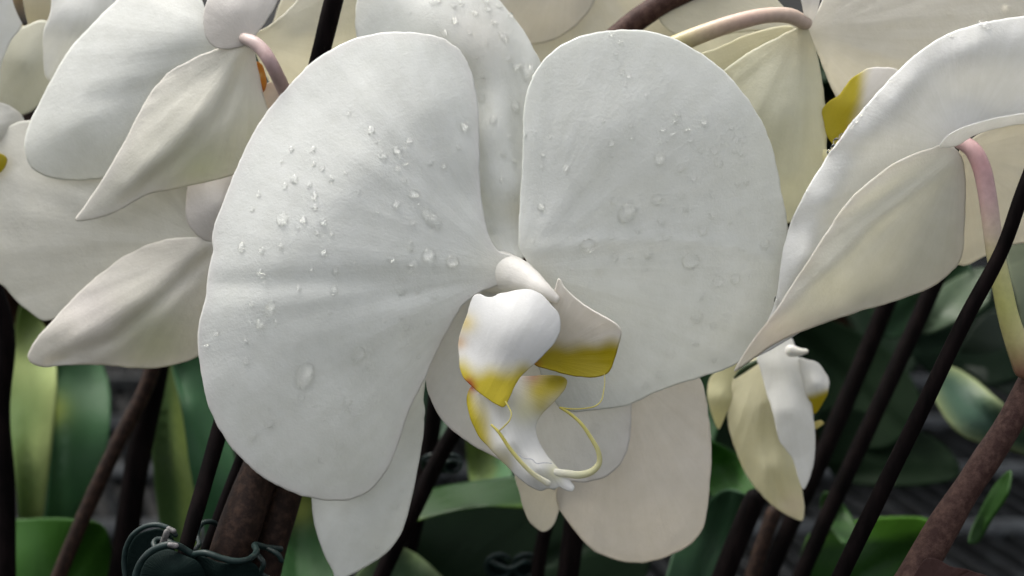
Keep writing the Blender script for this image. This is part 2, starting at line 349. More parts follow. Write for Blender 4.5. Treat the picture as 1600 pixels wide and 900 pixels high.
RS['label'] = 'lower right sepal behind the lip'
tube('column', F1, [(724, 430, 44, 20), (754, 427, 34, 28), (782, 426, 18, 33), (806, 430, -8, 28), (828, 440, -34, 20), (850, 454, -58, 12.5), (868, 467, -66, 7)], 'petal', cols=[(.80, .80, .78), (.81, .80, .78), (.82, .8, .78)], flat=.8, lump=.05, sides=28, step=4)
tube('brown_scar', F1, [(816, 360, 10, .5), (815, 374, 7, 1.1), (814, 386, 5, .6)], cols=[(.3, .2, .1), (.2, .12, .06)], sides=8, step=4)
lip = petal('lip', F1, [(736, 604), (729, 622), (731, 640), (738, 662), (748, 682), (766, 702), (790, 727), (813, 749), (833, 763), (847, 767), (857, 763), (866, 766), (873, 761), (883, 766), (894, 768), (898, 762), (891, 751), (880, 740), (866, 724), (849, 702), (839, 680), (838, 664), (848, 646), (862, 632), (875, 618), (884, 606), (886, 594), (878, 588), (850, 586), (816, 588), (790, 585), (760, 590)],
    [(732, 625, -45), (748, 682, -72), (800, 738, -100), (847, 767, -110), (895, 766, -118), (880, 740, -112), (845, 695, -88), (840, 665, -60), (884, 600, -38), (850, 586, -25), (800, 600, -45), (770, 640, -88), (800, 690, -112), (840, 735, -125), (775, 600, -60), (820, 640, -72), (862, 752, -112)],
    (775, 590), 'lip', col=(.76, .76, .75), tint=[('line', (734, 590), (774, 705), 34, YEL, 1), (862, 600, 26, YEL, 1.0), (843, 612, 22, YEL, .9), (845, 635, 14, YEL, .6), (878, 596, 15, YEL, 1), (820, 640, 22, (.78, .74, .35), .45), (738, 603, 10, RED, .9), (832, 586, 14, RED, .55), (868, 738, 14, (.8, .76, .3), .45)],
    t=(3, 9), veins=(0, 0), curl=(6, 5), ripple=(30, 2), step=4, jag=.3, folds=[([(788, 680), (815, 718), (850, 750)], 4, 6)])
lip['label'] = 'narrow white and yellow middle lobe of the lip'
ll = petal('side_lobe', lip, [(736, 470), (741, 461), (750, 459), (758, 463), (770, 464), (780, 459), (794, 456), (810, 452), (826, 452), (840, 456), (851, 464), (862, 477), (872, 488), (876, 506), (874, 520), (866, 536), (854, 550), (836, 568), (816, 586), (805, 602), (796, 622), (787, 636), (777, 633), (763, 624), (744, 610), (731, 598), (724, 590), (719, 578), (717, 558), (716, 536), (721, 515), (729, 492)],
    [(745, 462, -50), (716, 536, -48), (724, 590, -78), (787, 636, -116), (816, 586, -110), (866, 536, -108), (876, 506, -100), (851, 464, -88), (800, 455, -72), (790, 520, -106), (760, 560, -92), (830, 510, -110), (760, 500, -82), (770, 600, -104)],
    (690, 760), 'lip', col=(.68, .685, .69), tint=[('line', (715, 574), (812, 580), 36, YEL, 1), (727, 505, 15, (.72, .58, .2), .75), (718, 535, 11, (.6, .36, .12), .6), (732, 599, 9, RED, .95), (738, 606, 6, RED, .8)],
    t=(2.5, 8), veins=(9, 1.5), curl=(4, 9), ripple=(50, 3), step=4.5, jag=.4)
ll['label'] = 'white side lobe curving over the lip with a yellow tip'
rl = petal('side_lobe', lip, [(873, 436), (881, 449), (895, 463), (912, 477), (935, 491), (950, 499), (964, 509), (970, 518), (969, 528), (966, 538), (961, 555), (955, 572), (948, 583), (930, 589), (905, 588), (880, 583), (855, 576), (835, 569), (830, 550), (845, 510), (858, 475), (868, 450)],
    [(873, 436, -60), (912, 477, -72), (968, 515, -88), (955, 572, -62), (905, 588, -48), (838, 569, -32), (850, 500, -45), (900, 530, -45), (930, 540, -55), (870, 540, -34)],
    (845, 560), 'lip', col=(.80, .77, .73), tint=[('line', (830, 545), (972, 536), 28, (.47, .38, .012), 1), (838, 568, 8, RED, .5)], t=(2.5, 8), veins=(8, 3), curl=(-8, 7), ripple=(40, 2), step=4.5, jag=.4)
rl['label'] = 'side lobe behind, white above and deep yellow below'
TY = (.66, .62, .26); TG = (.5, .45, .10)
tube('tendril', lip, [(768, 664, -128, 1.63), (779, 675, -134, 2.37), (796, 700, -140, 2.96), (815, 723, -142, 3.26), (834, 741, -138, 3.70), (856, 755, -128, 5.18)], 'lip', cols=[TG, TG, TY, (.75, .73, .5), (.8, .79, .72)], flat=.6, sides=10, step=4)
tube('tendril', lip, [(779, 674, -134, 1.18), (788, 666, -138, 1.11), (796, 657, -138, 0.96), (799, 647, -134, 0.89), (796, 638, -126, 0.81), (790, 628, -118, 1.48)], 'lip', cols=[TG, TG], sides=8, step=3)
tube('tendril', lip, [(875, 637, -98, 1.6), (890, 646, -102, 2.4), (908, 662, -108, 2.7), (924, 685, -112, 3.2), (935, 706, -114, 3.8), (936, 724, -114, 4.5), (924, 737, -114, 5.4), (905, 742, -114, 6), (885, 740, -112, 6.2), (866, 738, -110, 6.5)], 'lip', cols=[(.52, .46, .10), (.56, .52, .17), (.62, .59, .30), (.66, .65, .44), (.78, .77, .70)], flat=.6, sides=12, step=4)
tube('tendril', lip, [(876, 637, -98, 1.33), (892, 639, -100, 1.11), (915, 638, -98, 0.96), (931, 634, -92, 0.96), (940, 625, -86, 0.81), (943, 612, -80, 0.74), (945, 596, -72, 0.59), (944, 584, -66, 0.59)], 'lip', cols=[(.55, .48, .08), (.6, .55, .15)], sides=8, step=3)
tube('hair', lip, [(812, 711, -134, .5), (818, 716, -136, .5), (832, 718, -138, .5), (838, 724, -138, .5), (850, 723, -134, .5), (862, 724, -128, .5)], 'thread', sides=6, step=3)
tube('pedicel', F1, [(795, 425, 40, 10), (800, 410, 80, 12), (820, 380, 110, 12), (860, 300, 150, 13), (900, 180, 170, 14), (940, 90, 190, 15)], cols=[(.7, .6, .5), (.5, .48, .2)])

# ------------------------------------------------ bloom behind, lower right of the front one
PINK = (.77, .72, .66)
F2 = thing('orchid_flower', P((960, 560, 190))[0], 'warm cream orchid bloom tucked low behind the front bloom, only two lower lobes showing', 'orchid flower')
a_ = petal('petal', F2, [(1000, 560), (1060, 560), (1092, 590), (1102, 615), (1107, 650), (1112, 700), (1110, 745), (1106, 790), (1098, 825), (1080, 850), (1050, 867), (1010, 879), (970, 877), (930, 862), (905, 838), (882, 808), (870, 785), (875, 730), (900, 650), (950, 580)],
    [(960, 570, 150), (1092, 590, 190), (1112, 700, 200), (1098, 825, 215), (1010, 879, 230), (905, 838, 225), (870, 780, 200), (900, 650, 165), (1010, 700, 165), (1030, 800, 190), (950, 780, 185)],
    (960, 560), 'petal', col=PINK, tint=[('edge', 9, (.78, .72, .64), .6)], veins=(9, 5), curl=(8, 9), ripple=(80, 6))
petal('sepal', F2, [(860, 640), (805, 735), (811, 768), (820, 800), (832, 821), (850, 831), (864, 822), (873, 800), (882, 760), (900, 680)],
    [(860, 640, 165), (806, 735, 205), (820, 800, 215), (850, 831, 218), (873, 795, 210), (890, 700, 190), (850, 750, 190)], (930, 560), 'petal', col=(.73, .68, .57), veins=(12, 3), curl=(5, 8), step=7)

# ------------------------------------------------ right bloom (seen from the side and back)
F7 = thing('orchid_flower', P((1505, 235, 30))[0], 'white orchid bloom at the right seen from its side with a pink stalk', 'orchid flower')
petal('petal', F7, [(1168, 560), (1200, 500), (1212, 467), (1218, 427), (1230, 363), (1253, 310), (1300, 233), (1340, 180), (1387, 127), (1433, 83), (1487, 50), (1547, 33), (1600, 25), (1680, 20), (1740, 80), (1700, 160), (1600, 190), (1525, 205), (1485, 240), (1470, 300), (1400, 400), (1280, 500)],
    [(1170, 560, 0), (1215, 450, 20), (1230, 363, 28), (1300, 233, 26), (1387, 127, 30), (1487, 50, 45), (1600, 25, 62), (1700, 60, 70), (1260, 400, 8), (1290, 310, 4), (1350, 210, 10), (1420, 130, 18), (1520, 75, 32), (1600, 60, 45), (1400, 250, 60), (1500, 150, 60), (1500, 230, 50), (1600, 150, 70), (1330, 330, 45), (1250, 500, 30), (1400, 400, 80)],
    (1500, 235), col=(.82, .82, .82), veins=(8, 2), curl=(5, 8), ripple=(90, 2), folds=[([(1225, 470), (1262, 380), (1310, 285), (1370, 195), (1440, 115), (1530, 68)], -3, 14)])
petal('sepal', F7, [(1148, 580), (1172, 538), (1208, 490), (1245, 433), (1285, 373), (1320, 320), (1355, 286), (1405, 250), (1452, 232), (1480, 225), (1500, 240), (1508, 270), (1508, 333), (1502, 402), (1484, 428), (1453, 450), (1400, 470), (1313, 497), (1222, 532), (1175, 562)],
    [(1148, 580, -12), (1245, 433, -22), (1320, 320, -28), (1405, 250, -14), (1480, 225, 20), (1508, 300, 30), (1500, 405, 45), (1400, 470, 42), (1220, 532, 16), (1300, 430, -30), (1400, 350, -10), (1450, 400, 20), (1220, 500, -22)],
    (1500, 235), 'warm', col=(.81, .80, .74), tint=[('edge', 14, (.8, .76, .76), .6), (1200, 520, 55, (.78, .7, .69), .5)], veins=(14, 5), curl=(5, 9), ripple=(80, 5), folds=[([(1180, 545), (1260, 450), (1360, 350), (1480, 260)], -8, 12)])
petal('petal', F7, [(1497, 240), (1540, 205), (1600, 190), (1680, 185), (1700, 300), (1650, 370), (1600, 380), (1575, 385), (1540, 400), (1505, 416), (1492, 408), (1503, 330)],
    [(1500, 250, 60), (1600, 190, 95), (1700, 250, 150), (1600, 382, 120), (1500, 412, 95), (1560, 300, 90)], (1500, 235), 'warm', col=(.79, .75, .66), veins=(10, 4), curl=(4, 8))
petal('sepal', F7, [(1468, 230), (1480, 213), (1498, 202), (1530, 191), (1600, 177), (1680, 172), (1690, 196), (1600, 194), (1558, 201), (1520, 213), (1495, 228)],
    [(1470, 228, 0), (1530, 192, -18), (1600, 178, -25), (1690, 185, -30), (1600, 194, -5), (1520, 213, 0), (1495, 228, 6)], (1480, 235), col=(.80, .80, .81), veins=(5, 1), curl=(3, 5), step=5, ripple=(60, 2))
tube('pedicel', F7, [(1500, 222, 38, 11), (1518, 232, 26, 13), (1533, 260, 20, 14), (1542, 300, 18, 14), (1549, 350, 18, 14), (1556, 400, 20, 14), (1566, 450, 24, 15), (1577, 500, 28, 16), (1592, 545, 32, 18), (1602, 575, 34, 18)],
     cols=[(.66, .44, .42), (.62, .36, .36), (.66, .44, .42), (.68, .55, .42), (.62, .6, .26), (.58, .58, .2), (.55, .5, .22), (.3, .16, .1)])

# ------------------------------------------------ upper right bloom (from behind, glowing)
F6 = thing('orchid_flower', P((1260, 40, 150))[0], 'cream orchid bloom at the top right seen from behind with a yellow lip', 'orchid flower')
petal('sepal', F6, [(1258, 38), (1272, 70), (1284, 120), (1291, 180), (1292, 240), (1286, 290), (1262, 330), (1225, 350), (1190, 330), (1150, 260), (1125, 180), (1115, 130), (1150, 95), (1200, 65), (1240, 45)],
    [(1258, 40, 110), (1288, 150, 110), (1290, 260, 125), (1225, 350, 150), (1150, 260, 150), (1115, 130, 155), (1200, 65, 125), (1220, 180, 95), (1230, 280, 115)],
    (1258, 35), 'warm', col=(.79, .78, .64), veins=(12, 6), curl=(4, 10), tint=[(1260, 60, 40, (.7, .62, .4), .6)], folds=[([(1255, 60), (1245, 160), (1240, 280)], -8, 10)])
petal('sepal', F6, [(1240, 42), (1180, 50), (1120, 75), (1085, 90), (1080, 130), (1100, 190), (1140, 200), (1180, 150), (1220, 90)],
    [(1240, 42, 150), (1120, 75, 170), (1085, 110, 185), (1140, 200, 180), (1200, 100, 160)], (1250, 40), 'warm', col=(.79, .76, .58), veins=(10, 4), curl=(3, 8))
petal('sepal', F6, [(1250, -60), (1252, 0), (1258, 30), (1263, 42), (1274, 28), (1281, 0), (1284, -60)],
    [(1252, -40, 90), (1263, 42, 115), (1281, 0, 95), (1266, 0, 80)], (1262, 40), col=(.78, .76, .76), veins=(6, 1), step=6, curl=(5, 6))
petal('petal', F6, [(1262, 45), (1285, 0), (1290, -60), (1420, -110), (1560, -110), (1680, -60), (1700, 60), (1640, 160), (1500, 190), (1400, 200), (1330, 190), (1305, 150), (1288, 110), (1274, 75)],
    [(1265, 50, 130), (1290, -50, 170), (1500, -100, 230), (1690, 0, 260), (1600, 150, 230), (1400, 200, 190), (1300, 140, 160), (1450, 50, 165), (1350, 60, 145)],
    (1258, 50), 'warm', col=(.82, .79, .74), veins=(10, 9), curl=(4, 10), ripple=(90, 6))
petal('sepal', F6, [(1250, 40), (1215, 0), (1190, -50), (1140, -60), (1060, -20), (1030, 30), (1070, 60), (1160, 50)],
    [(1250, 40, 185), (1190, -50, 215), (1050, 10, 225), (1160, 40, 205)], (1255, 40), 'warm', col=(.8, .77, .66), veins=(9, 4), curl=(3, 9))
l6 = petal('lip', F6, [(1284, 173), (1291, 162), (1311, 147), (1329, 124), (1351, 109), (1378, 105), (1404, 111), (1420, 140), (1390, 190), (1345, 225), (1318, 228), (1304, 229), (1292, 213), (1287, 191)],
    [(1284, 175, 105), (1378, 105, 105), (1420, 140, 120), (1345, 225, 110), (1304, 227, 105), (1340, 165, 80)], (1290, 215), 'lip', col=(.82, .8, .78), tint=[('line', (1352, 105), (1330, 232), 22, YEL, 1)], step=6, t=(2, 7), curl=(4, 8))
petal('side_lobe', l6, [(1287, 232), (1296, 236), (1306, 240), (1302, 252), (1294, 264), (1288, 262)], [(1287, 232, 100), (1305, 240, 100), (1290, 263, 102), (1295, 248, 92)], (1290, 230), 'lip', col=(.8, .76, .5), tint=[(1292, 258, 9, YEL, 1)], step=4, t=(2, 6), veins=(0, 0), ripple=(20, 0))
tube('pedicel', F6, [(960, 120, 130, 15), (1010, 92, 120, 15), (1060, 68, 110, 15), (1110, 48, 100, 14), (1160, 32, 92, 13), (1200, 24, 90, 12), (1235, 25, 96, 12), (1258, 36, 112, 11)],
     cols=[(.42, .40, .10), (.42, .40, .12), (.45, .42, .16), (.56, .46, .28), (.62, .46, .34), (.66, .47, .38), (.66, .5, .4), (.66, .52, .42)])

# ------------------------------------------------ blooms behind at the top centre
F9 = thing('orchid_flower', P((900, -60, 330))[0], 'out of focus beige orchid bloom behind the upright sepal at the top centre', 'orchid flower')
petal('petal', F9, [(880, -90), (960, -70), (1030, -10), (1060, 60), (1070, 140), (1020, 230), (930, 260), (850, 220), (800, 120), (790, 20), (820, -60)],
    [(880, -80, 330), (1050, 40, 370), (1000, 230, 430), (830, 200, 420), (795, 20, 380), (930, 80, 330)], (890, -90), 'warm', col=(.78, .75, .67), veins=(8, 8))
petal('petal', F9, [(890, -80), (935, -30), (925, 10), (880, 55), (830, 70), (760, 50), (730, -20), (780, -90)],
    [(890, -80, 300), (930, -10, 300), (830, 70, 330), (740, 0, 350), (830, -10, 290)], (890, -90), 'warm', col=(.74, .71, .68), veins=(8, 5))
petal('petal', F9, [(960, -90), (1100, -80), (1168, -20), (1176, 6), (1180, 40), (1160, 140), (1060, 160), (1000, 60), (960, -20)],
    [(970, -80, 380), (1170, -10, 430), (1160, 140, 440), (1010, 60, 400), (1080, 30, 390)], (950, -100), 'warm', col=(.80, .78, .68), veins=(8, 8))
F10 = thing('orchid_flower', P((540, -40, 380))[0], 'out of focus tan orchid bloom in the gap beside the black stake at the top', 'orchid flower')
petal('petal', F10, [(520, -80), (640, -80), (700, 0), (700, 120), (620, 220), (520, 240), (450, 200), (420, 100), (440, 0)],
    [(540, -80, 330), (690, 50, 380), (520, 240, 400), (425, 100, 370), (560, 60, 320)], (560, -90), 'warm', col=(.75, .72, .64), veins=(8, 8))

# ------------------------------------------------ upper left bloom (from behind)
BK = (.80, .81, .79)
F3 = thing('orchid_flower', P((388, 62, 130))[0], 'white orchid bloom at the upper left seen from behind with a curved pink stalk', 'orchid flower')
petal('petal', F3, [(388, 60), (350, 60), (310, -10), (280, -50), (220, -30), (180, 2), (150, 32), (110, 75), (85, 115), (62, 160), (43, 200), (38, 235), (50, 262), (75, 277), (100, 281), (140, 281), (180, 270), (230, 200), (290, 130), (350, 90)],
    [(388, 62, 110), (280, -50, 175), (150, 32, 190), (62, 160, 200), (45, 250, 205), (140, 281, 190), (290, 130, 135), (200, 120, 140), (120, 200, 158), (280, 60, 120)],
    (390, 65), col=BK, veins=(7, 4), curl=(9, 14), ripple=(100, 5), folds=[([(360, 78), (270, 130), (150, 160)], 4, 16)])
petal('sepal', F3, [(388, 62), (350, 72), (300, 92), (262, 115), (235, 145), (215, 180), (190, 228), (160, 280), (133, 320), (118, 344), (150, 342), (182, 331), (230, 305), (290, 292), (360, 275), (410, 250), (440, 220), (425, 180), (412, 150), (402, 100)],
    [(388, 62, 95), (262, 115, 122), (190, 228, 130), (118, 344, 140), (182, 331, 135), (290, 292, 130), (430, 220, 125), (405, 110, 108), (300, 180, 88), (230, 250, 98), (350, 200, 92)],
    (390, 62), 'petal', col=(.72, .70, .62), tint=[(320, 270, 50, (.60, .62, .38), .7), (390, 200, 60, (.66, .64, .48), .5), ('edge', 12, (.76, .71, .70), .4)], veins=(14, 5), curl=(5, 9), folds=[([(385, 85), (350, 170), (300, 230), (190, 320)], 6, 9), ([(375, 85), (320, 170), (270, 230), (200, 290)], -7, 12)])
petal('sepal', F3, [(318, 35), (320, 10), (330, -15), (350, -40), (400, -60), (440, -30), (430, 10), (405, 48), (388, 68), (360, 77), (335, 74), (322, 58)],
    [(318, 35, 95), (350, -40, 120), (430, 0, 120), (388, 68, 92), (345, 70, 94), (370, 15, 88)], (390, 62), col=(.70, .66, .64), veins=(8, 3), curl=(6, 10), step=7)
petal('petal', F3, [(388, 60), (420, 40), (455, 10), (500, -40), (570, -50), (590, 10), (540, 100), (480, 160), (440, 150), (410, 110), (398, 80)],
    [(390, 62, 130), (480, -20, 175), (580, 0, 215), (520, 120, 205), (430, 140, 170), (470, 60, 150)], (390, 62), 'warm', col=(.74, .72, .64), veins=(8, 5), curl=(4, 9))
l3 = petal('lip', F3, [(400, 96), (408, 100), (414, 115), (416, 130), (412, 143), (405, 146), (401, 130), (400, 112)], [(404, 98, 120), (414, 120, 118), (406, 145, 120), (400, 120, 122)], (405, 95), 'lip', col=(.62, .27, .03), tint=[(405, 118, 5, (.75, .6, .25), .8), (407, 140, 6, (.4, .08, .02), .8)], step=4, t=(2, 6), veins=(12, 1), ripple=(20, 1))
petal('side_lobe', l3, [(410, 140), (422, 128), (436, 140), (446, 158), (430, 190), (418, 170)], [(410, 140, 128), (436, 140, 128), (430, 190, 130), (424, 160, 124)], (415, 140), 'warm', col=(.8, .68, .6), step=5, t=(2, 6), veins=(5, 1))
tube('pedicel', F3, [(382, 60, 92, 9), (396, 66, 80, 10.5), (410, 78, 72, 11), (424, 100, 68, 11), (438, 128, 100, 11), (454, 162, 150, 11), (480, 205, 190, 12)], cols=[(.66, .55, .5), (.6, .42, .4), (.58, .42, .40), (.64, .5, .46), (.6, .5, .42)])

# ------------------------------------------------ left bloom below it
F4 = thing('orchid_flower', P((335, 378, 190))[0], 'cream orchid bloom on the left below the first, seen from behind', 'orchid flower')
petal('petal', F4, [(335, 378), (330, 330), (330, 290), (300, 240), (200, 210), (100, 190), (30, 190), (-40, 240), (-70, 320), (-50, 390), (-15, 430), (8, 450), (30, 475), (50, 491), (68, 501), (110, 490), (200, 440), (280, 400)],
    [(335, 378, 175), (330, 290, 190), (100, 190, 240), (-70, 320, 290), (20, 470, 270), (70, 500, 255), (200, 440, 210), (150, 330, 200), (40, 350, 235)],
    (335, 380), col=(.76, .74, .67), veins=(8, 6), curl=(6, 10), ripple=(100, 6))
petal('sepal', F4, [(340, 378), (300, 371), (265, 373), (230, 383), (195, 400), (160, 425), (120, 460), (80, 503), (55, 532), (43, 560), (62, 573), (100, 571), (170, 571), (220, 576), (270, 571), (310, 556), (350, 520), (360, 430)],
    [(335, 378, 150), (230, 383, 185), (120, 460, 195), (45, 560, 200), (100, 571, 190), (220, 576, 185), (310, 556, 180), (355, 450, 170), (200, 470, 140), (270, 480, 145), (120, 530, 165)],
    (335, 378), 'petal', col=(.68, .64, .56), tint=[(240, 530, 55, (.58, .58, .36), .75), (140, 480, 50, (.70, .63, .63), .5), ('edge', 9, (.74, .70, .66), .5)], veins=(14, 4), curl=(6, 9), folds=[([(325, 400), (250, 470), (180, 530), (80, 568)], 11, 9), ([(310, 390), (220, 460), (130, 520)], -7, 14)])
petal('sepal', F4, [(290, 315), (296, 285), (330, 262), (380, 255), (390, 330), (350, 385), (328, 378), (305, 366), (292, 345)],
    [(290, 315, 165), (330, 262, 185), (390, 320, 175), (328, 378, 150), (340, 320, 130)], (335, 378), col=(.66, .61, .58), veins=(6, 2), curl=(6, 9), step=7)

# ------------------------------------------------ far left blooms
F5 = thing('orchid_flower', P((90, -20, 330))[0], 'bright white orchid bloom at the top left corner behind the other petals', 'orchid flower')
petal('petal', F5, [(90, -40), (200, -60), (230, 10), (200, 80), (130, 130), (85, 130), (72, 120), (67, 85), (68, 50), (78, 22)],
    [(90, -40, 300), (220, 0, 340), (130, 130, 330), (68, 80, 300), (130, 30, 270)], (160, -60), col=(.84, .84, .83), veins=(8, 5), curl=(5, 9))
petal('petal', F5, [(72, 32), (45, 38), (22, 50), (2, 75), (-8, 110), (-5, 160), (15, 175), (36, 180), (60, 165), (78, 140), (85, 90)],
    [(72, 32, 350), (-5, 110, 380), (36, 180, 370), (80, 120, 350), (40, 100, 330)], (160, -60), 'petal', col=(.68, .67, .55), veins=(8, 4), curl=(4, 9))
petal('petal', F5, [(36, -50), (110, -50), (100, 0), (70, 50), (40, 60), (32, 20)], [(36, -50, 420), (105, -20, 420), (50, 60, 410), (70, 0, 400)], (60, -60), 'warm', col=(.66, .6, .44), veins=(6, 2))
F11 = thing('orchid_flower', P((-40, 100, 300))[0], 'pale orchid bloom cut by the left edge with a speck of yellow lip', 'orchid flower')
petal('petal', F11, [(-120, -60), (10, -60), (22, 0), (35, 38), (20, 60), (2, 100), (-10, 180), (-80, 200), (-140, 100)],
    [(-120, -60, 310), (15, -30, 300), (35, 40, 310), (-10, 170, 310), (-130, 90, 320), (-40, 50, 270)], (-60, 180), col=(.80, .81, .82), veins=(8, 5))
petal('petal', F11, [(-60, 150), (0, 160), (25, 172), (38, 188), (38, 215), (20, 245), (0, 262), (-60, 280), (-100, 220)],
    [(-60, 150, 290), (30, 175, 280), (38, 215, 285), (0, 262, 290), (-90, 220, 300), (-10, 210, 255)], (-90, 210), col=(.76, .74, .69), veins=(8, 3), step=7)
petal('lip', F11, [(-40, 240), (-5, 238), (10, 246), (8, 262), (-4, 272), (-40, 275)], [(-40, 240, 250), (10, 246, 240), (-4, 272, 245), (-15, 255, 230)], (-40, 250), 'lip', col=YEL, step=5, t=(2, 6), veins=(0, 0))
tube('pedicel', F11, [(28, -40, 260, 8), (27, -5, 255, 8), (33, 20, 252, 6), (39, 36, 250, 4)], cols=[(.32, .25, .10), (.25, .17, .07), (.05, .04, .03)])

# ------------------------------------------------ small half-open bloom
F8 = thing('orchid_flower', P((1190, 560, 420))[0], 'small half open cream orchid bloom hanging below the right bloom', 'orchid flower')
petal('petal', F8, [(1236, 527), (1243, 545), (1251, 566), (1257, 590), (1267, 625), (1272, 658), (1274, 694), (1269, 735), (1256, 765), (1250, 755), (1238, 716), (1219, 690), (1208, 647), (1197, 610), (1187, 575), (1182, 555), (1205, 525)],
    [(1236, 530, 380), (1267, 625, 345), (1274, 694, 325), (1256, 765, 300), (1219, 690, 290), (1197, 610, 318), (1185, 560, 340), (1235, 640, 296), (1225, 570, 338)],
    (1210, 520), col=(.86, .86, .86), veins=(9, 3), curl=(5, 6), ripple=(25, 4), step=6)
petal('sepal', F8, [(1205, 530), (1182, 556), (1160, 575), (1146, 592), (1139, 628), (1137, 658), (1142, 682), (1150, 705), (1164, 738), (1190, 774), (1219, 799), (1240, 810), (1253, 814), (1257, 795), (1254, 768), (1252, 740), (1245, 690), (1230, 600), (1225, 550)],
    [(1200, 540, 400), (1139, 628, 405), (1164, 738, 410), (1253, 814, 380), (1254, 768, 372), (1245, 690, 380), (1190, 640, 360), (1205, 730, 355)],
    (1205, 530), 'lip', col=(.80, .77, .56), tint=[(1240, 790, 22, (.80, .72, .58), .7), (1190, 620, 40, (.77, .74, .55), .6)], veins=(14, 4), curl=(4, 7), step=6, folds=[([(1195, 640), (1200, 720), (1222, 785)], 8, 6)])
petal('sepal', F8, [(1160, 560), (1113, 586), (1106, 602), (1107, 628), (1114, 652), (1123, 671), (1131, 656), (1139, 636), (1150, 600)],
    [(1160, 560, 400), (1106, 602, 420), (1123, 671, 430), (1145, 610, 405), (1125, 620, 395)], (1150, 560), 'lip', col=(.74, .72, .48), veins=(8, 2), step=6)
l8 = petal('lip', F8, [(1248, 560), (1262, 562), (1275, 566), (1287, 578), (1295, 595), (1293, 614), (1283, 635), (1273, 647), (1262, 640), (1255, 600)],
    [(1250, 560, 340), (1290, 590, 355), (1273, 647, 355), (1255, 600, 345), (1275, 600, 320)], (1262, 650), 'lip', col=(.82, .82, .81), tint=[('line', (1260, 618), (1296, 612), 14, YEL, 1)], step=5, t=(2, 7), veins=(5, 1), curl=(5, 6))
petal('side_lobe', l8, [(1262, 664), (1272, 660), (1284, 657), (1288, 661), (1277, 669), (1266, 673)], [(1262, 664, 350), (1286, 659, 350), (1268, 672, 352), (1275, 665, 345)], (1262, 665), 'lip', col=(.7, .62, .25), step=4, t=(2, 5), veins=(0, 0))
tube('column', F8, [(1236, 548, 330, 10), (1248, 550, 328, 7), (1259, 549, 328, 4)], cols=[(.8, .79, .74), (.8, .78, .7)], sides=12, step=4)
tube('pedicel', F8, [(1148, 590, 366, 2), (1160, 579, 352, 5), (1172, 571, 346, 5), (1186, 564, 344, 3)], cols=[(.03, .06, .02), (.05, .09, .03)], sides=10, step=4)

# ------------------------------------------------ stakes and flower stems
def stick(name, path, mat, label, cat, group=None, lump=.05, sides=16):
    o = tube(name, None, path, mat, [(.5, .5, .5)], lump=lump, step=20, sides=sides); return tag(o, label, cat, group)
SG = 'plant stakes among the orchids'
stick('plant_stake', [(560, -150, 90, 15), (523, -5, 120, 15), (498, 95, 135, 14.5), (445, 290, 160, 14), (392, 490, 170, 13.5), (343, 672, 130, 13), (315, 770, 90, 12.5), (291, 855, 60, 12), (270, 950, 45, 12)], 'stake', 'straight black stake behind the left petal of the front bloom, reaching the green clip', 'plant stake', SG)
stick('plant_stake', [(1660, 140, -95, 11), (1600, 295, -75, 11), (1566, 390, -60, 11), (1510, 495, -45, 12), (1450, 620, -30, 12.5), (1380, 762, -10, 13), (1318, 890, 10, 13), (1280, 970, 20, 13)], 'stake', 'slightly bent black stake crossing the right side in front of the pink stalk', 'plant stake', SG)
stick('plant_stake', [(420, 600, 210, 12), (380, 715, 190, 12), (340, 820, 170, 12), (310, 900, 165, 12)], 'stake', 'short dark stake seen between the black stake and the thick brown stem', 'plant stake', SG)
stick('flower_stem', [(1640, 540, 60, 20), (1602, 615, 50, 20), (1560, 690, 45, 21), (1510, 765, 40, 22), (1462, 840, 35, 25), (1420, 915, 30, 27)], 'stemred', 'thick speckled brown flower stem at the lower right', 'flower stem', lump=.12)
stick('flower_stem', [(450, 600, 150, 29), (425, 690, 140, 30), (400, 755, 130, 31), (374, 825, 115, 34), (356, 885, 105, 34), (345, 950, 100, 34)], 'stem', 'thick brown flower stem held by the green clip', 'flower stem', lump=.05)
stick('flower_stem', [(500, 600, 170, 26), (470, 690, 165, 27), (440, 790, 160, 27), (415, 880, 155, 27), (400, 950, 150, 27)], 'stem', 'second brown flower stem to the right of the clipped one', 'flower stem', lump=.05)
stick('flower_stem', [(900, 110, 240, 18), (960, 60, 235, 18), (1000, 28, 230, 18), (1040, 2, 228, 18), (1095, -20, 230, 18), (1160, -35, 235, 18)], 'stemred', 'reddish brown flower stem above the right petal at the top edge', 'flower stem', lump=.06)
# bracts on the right-hand stem
br = petal('stem_bract', None, [(1418, 925), (1432, 892), (1450, 872), (1466, 874), (1484, 884), (1512, 890), (1560, 908), (1580, 925), (1500, 925), (1460, 935)], [(1425, 915, 4), (1450, 872, 2), (1512, 890, 0), (1580, 925, 12), (1450, 935, -5), (1484, 905, -6)], (1440, 930), 'leaf', col=(.035, .013, .010), veins=(14, 6), step=6, t=(1, 3))
tag(br, 'dry reddish bract wrapping the foot of the thick brown stem at the lower right', 'bract')

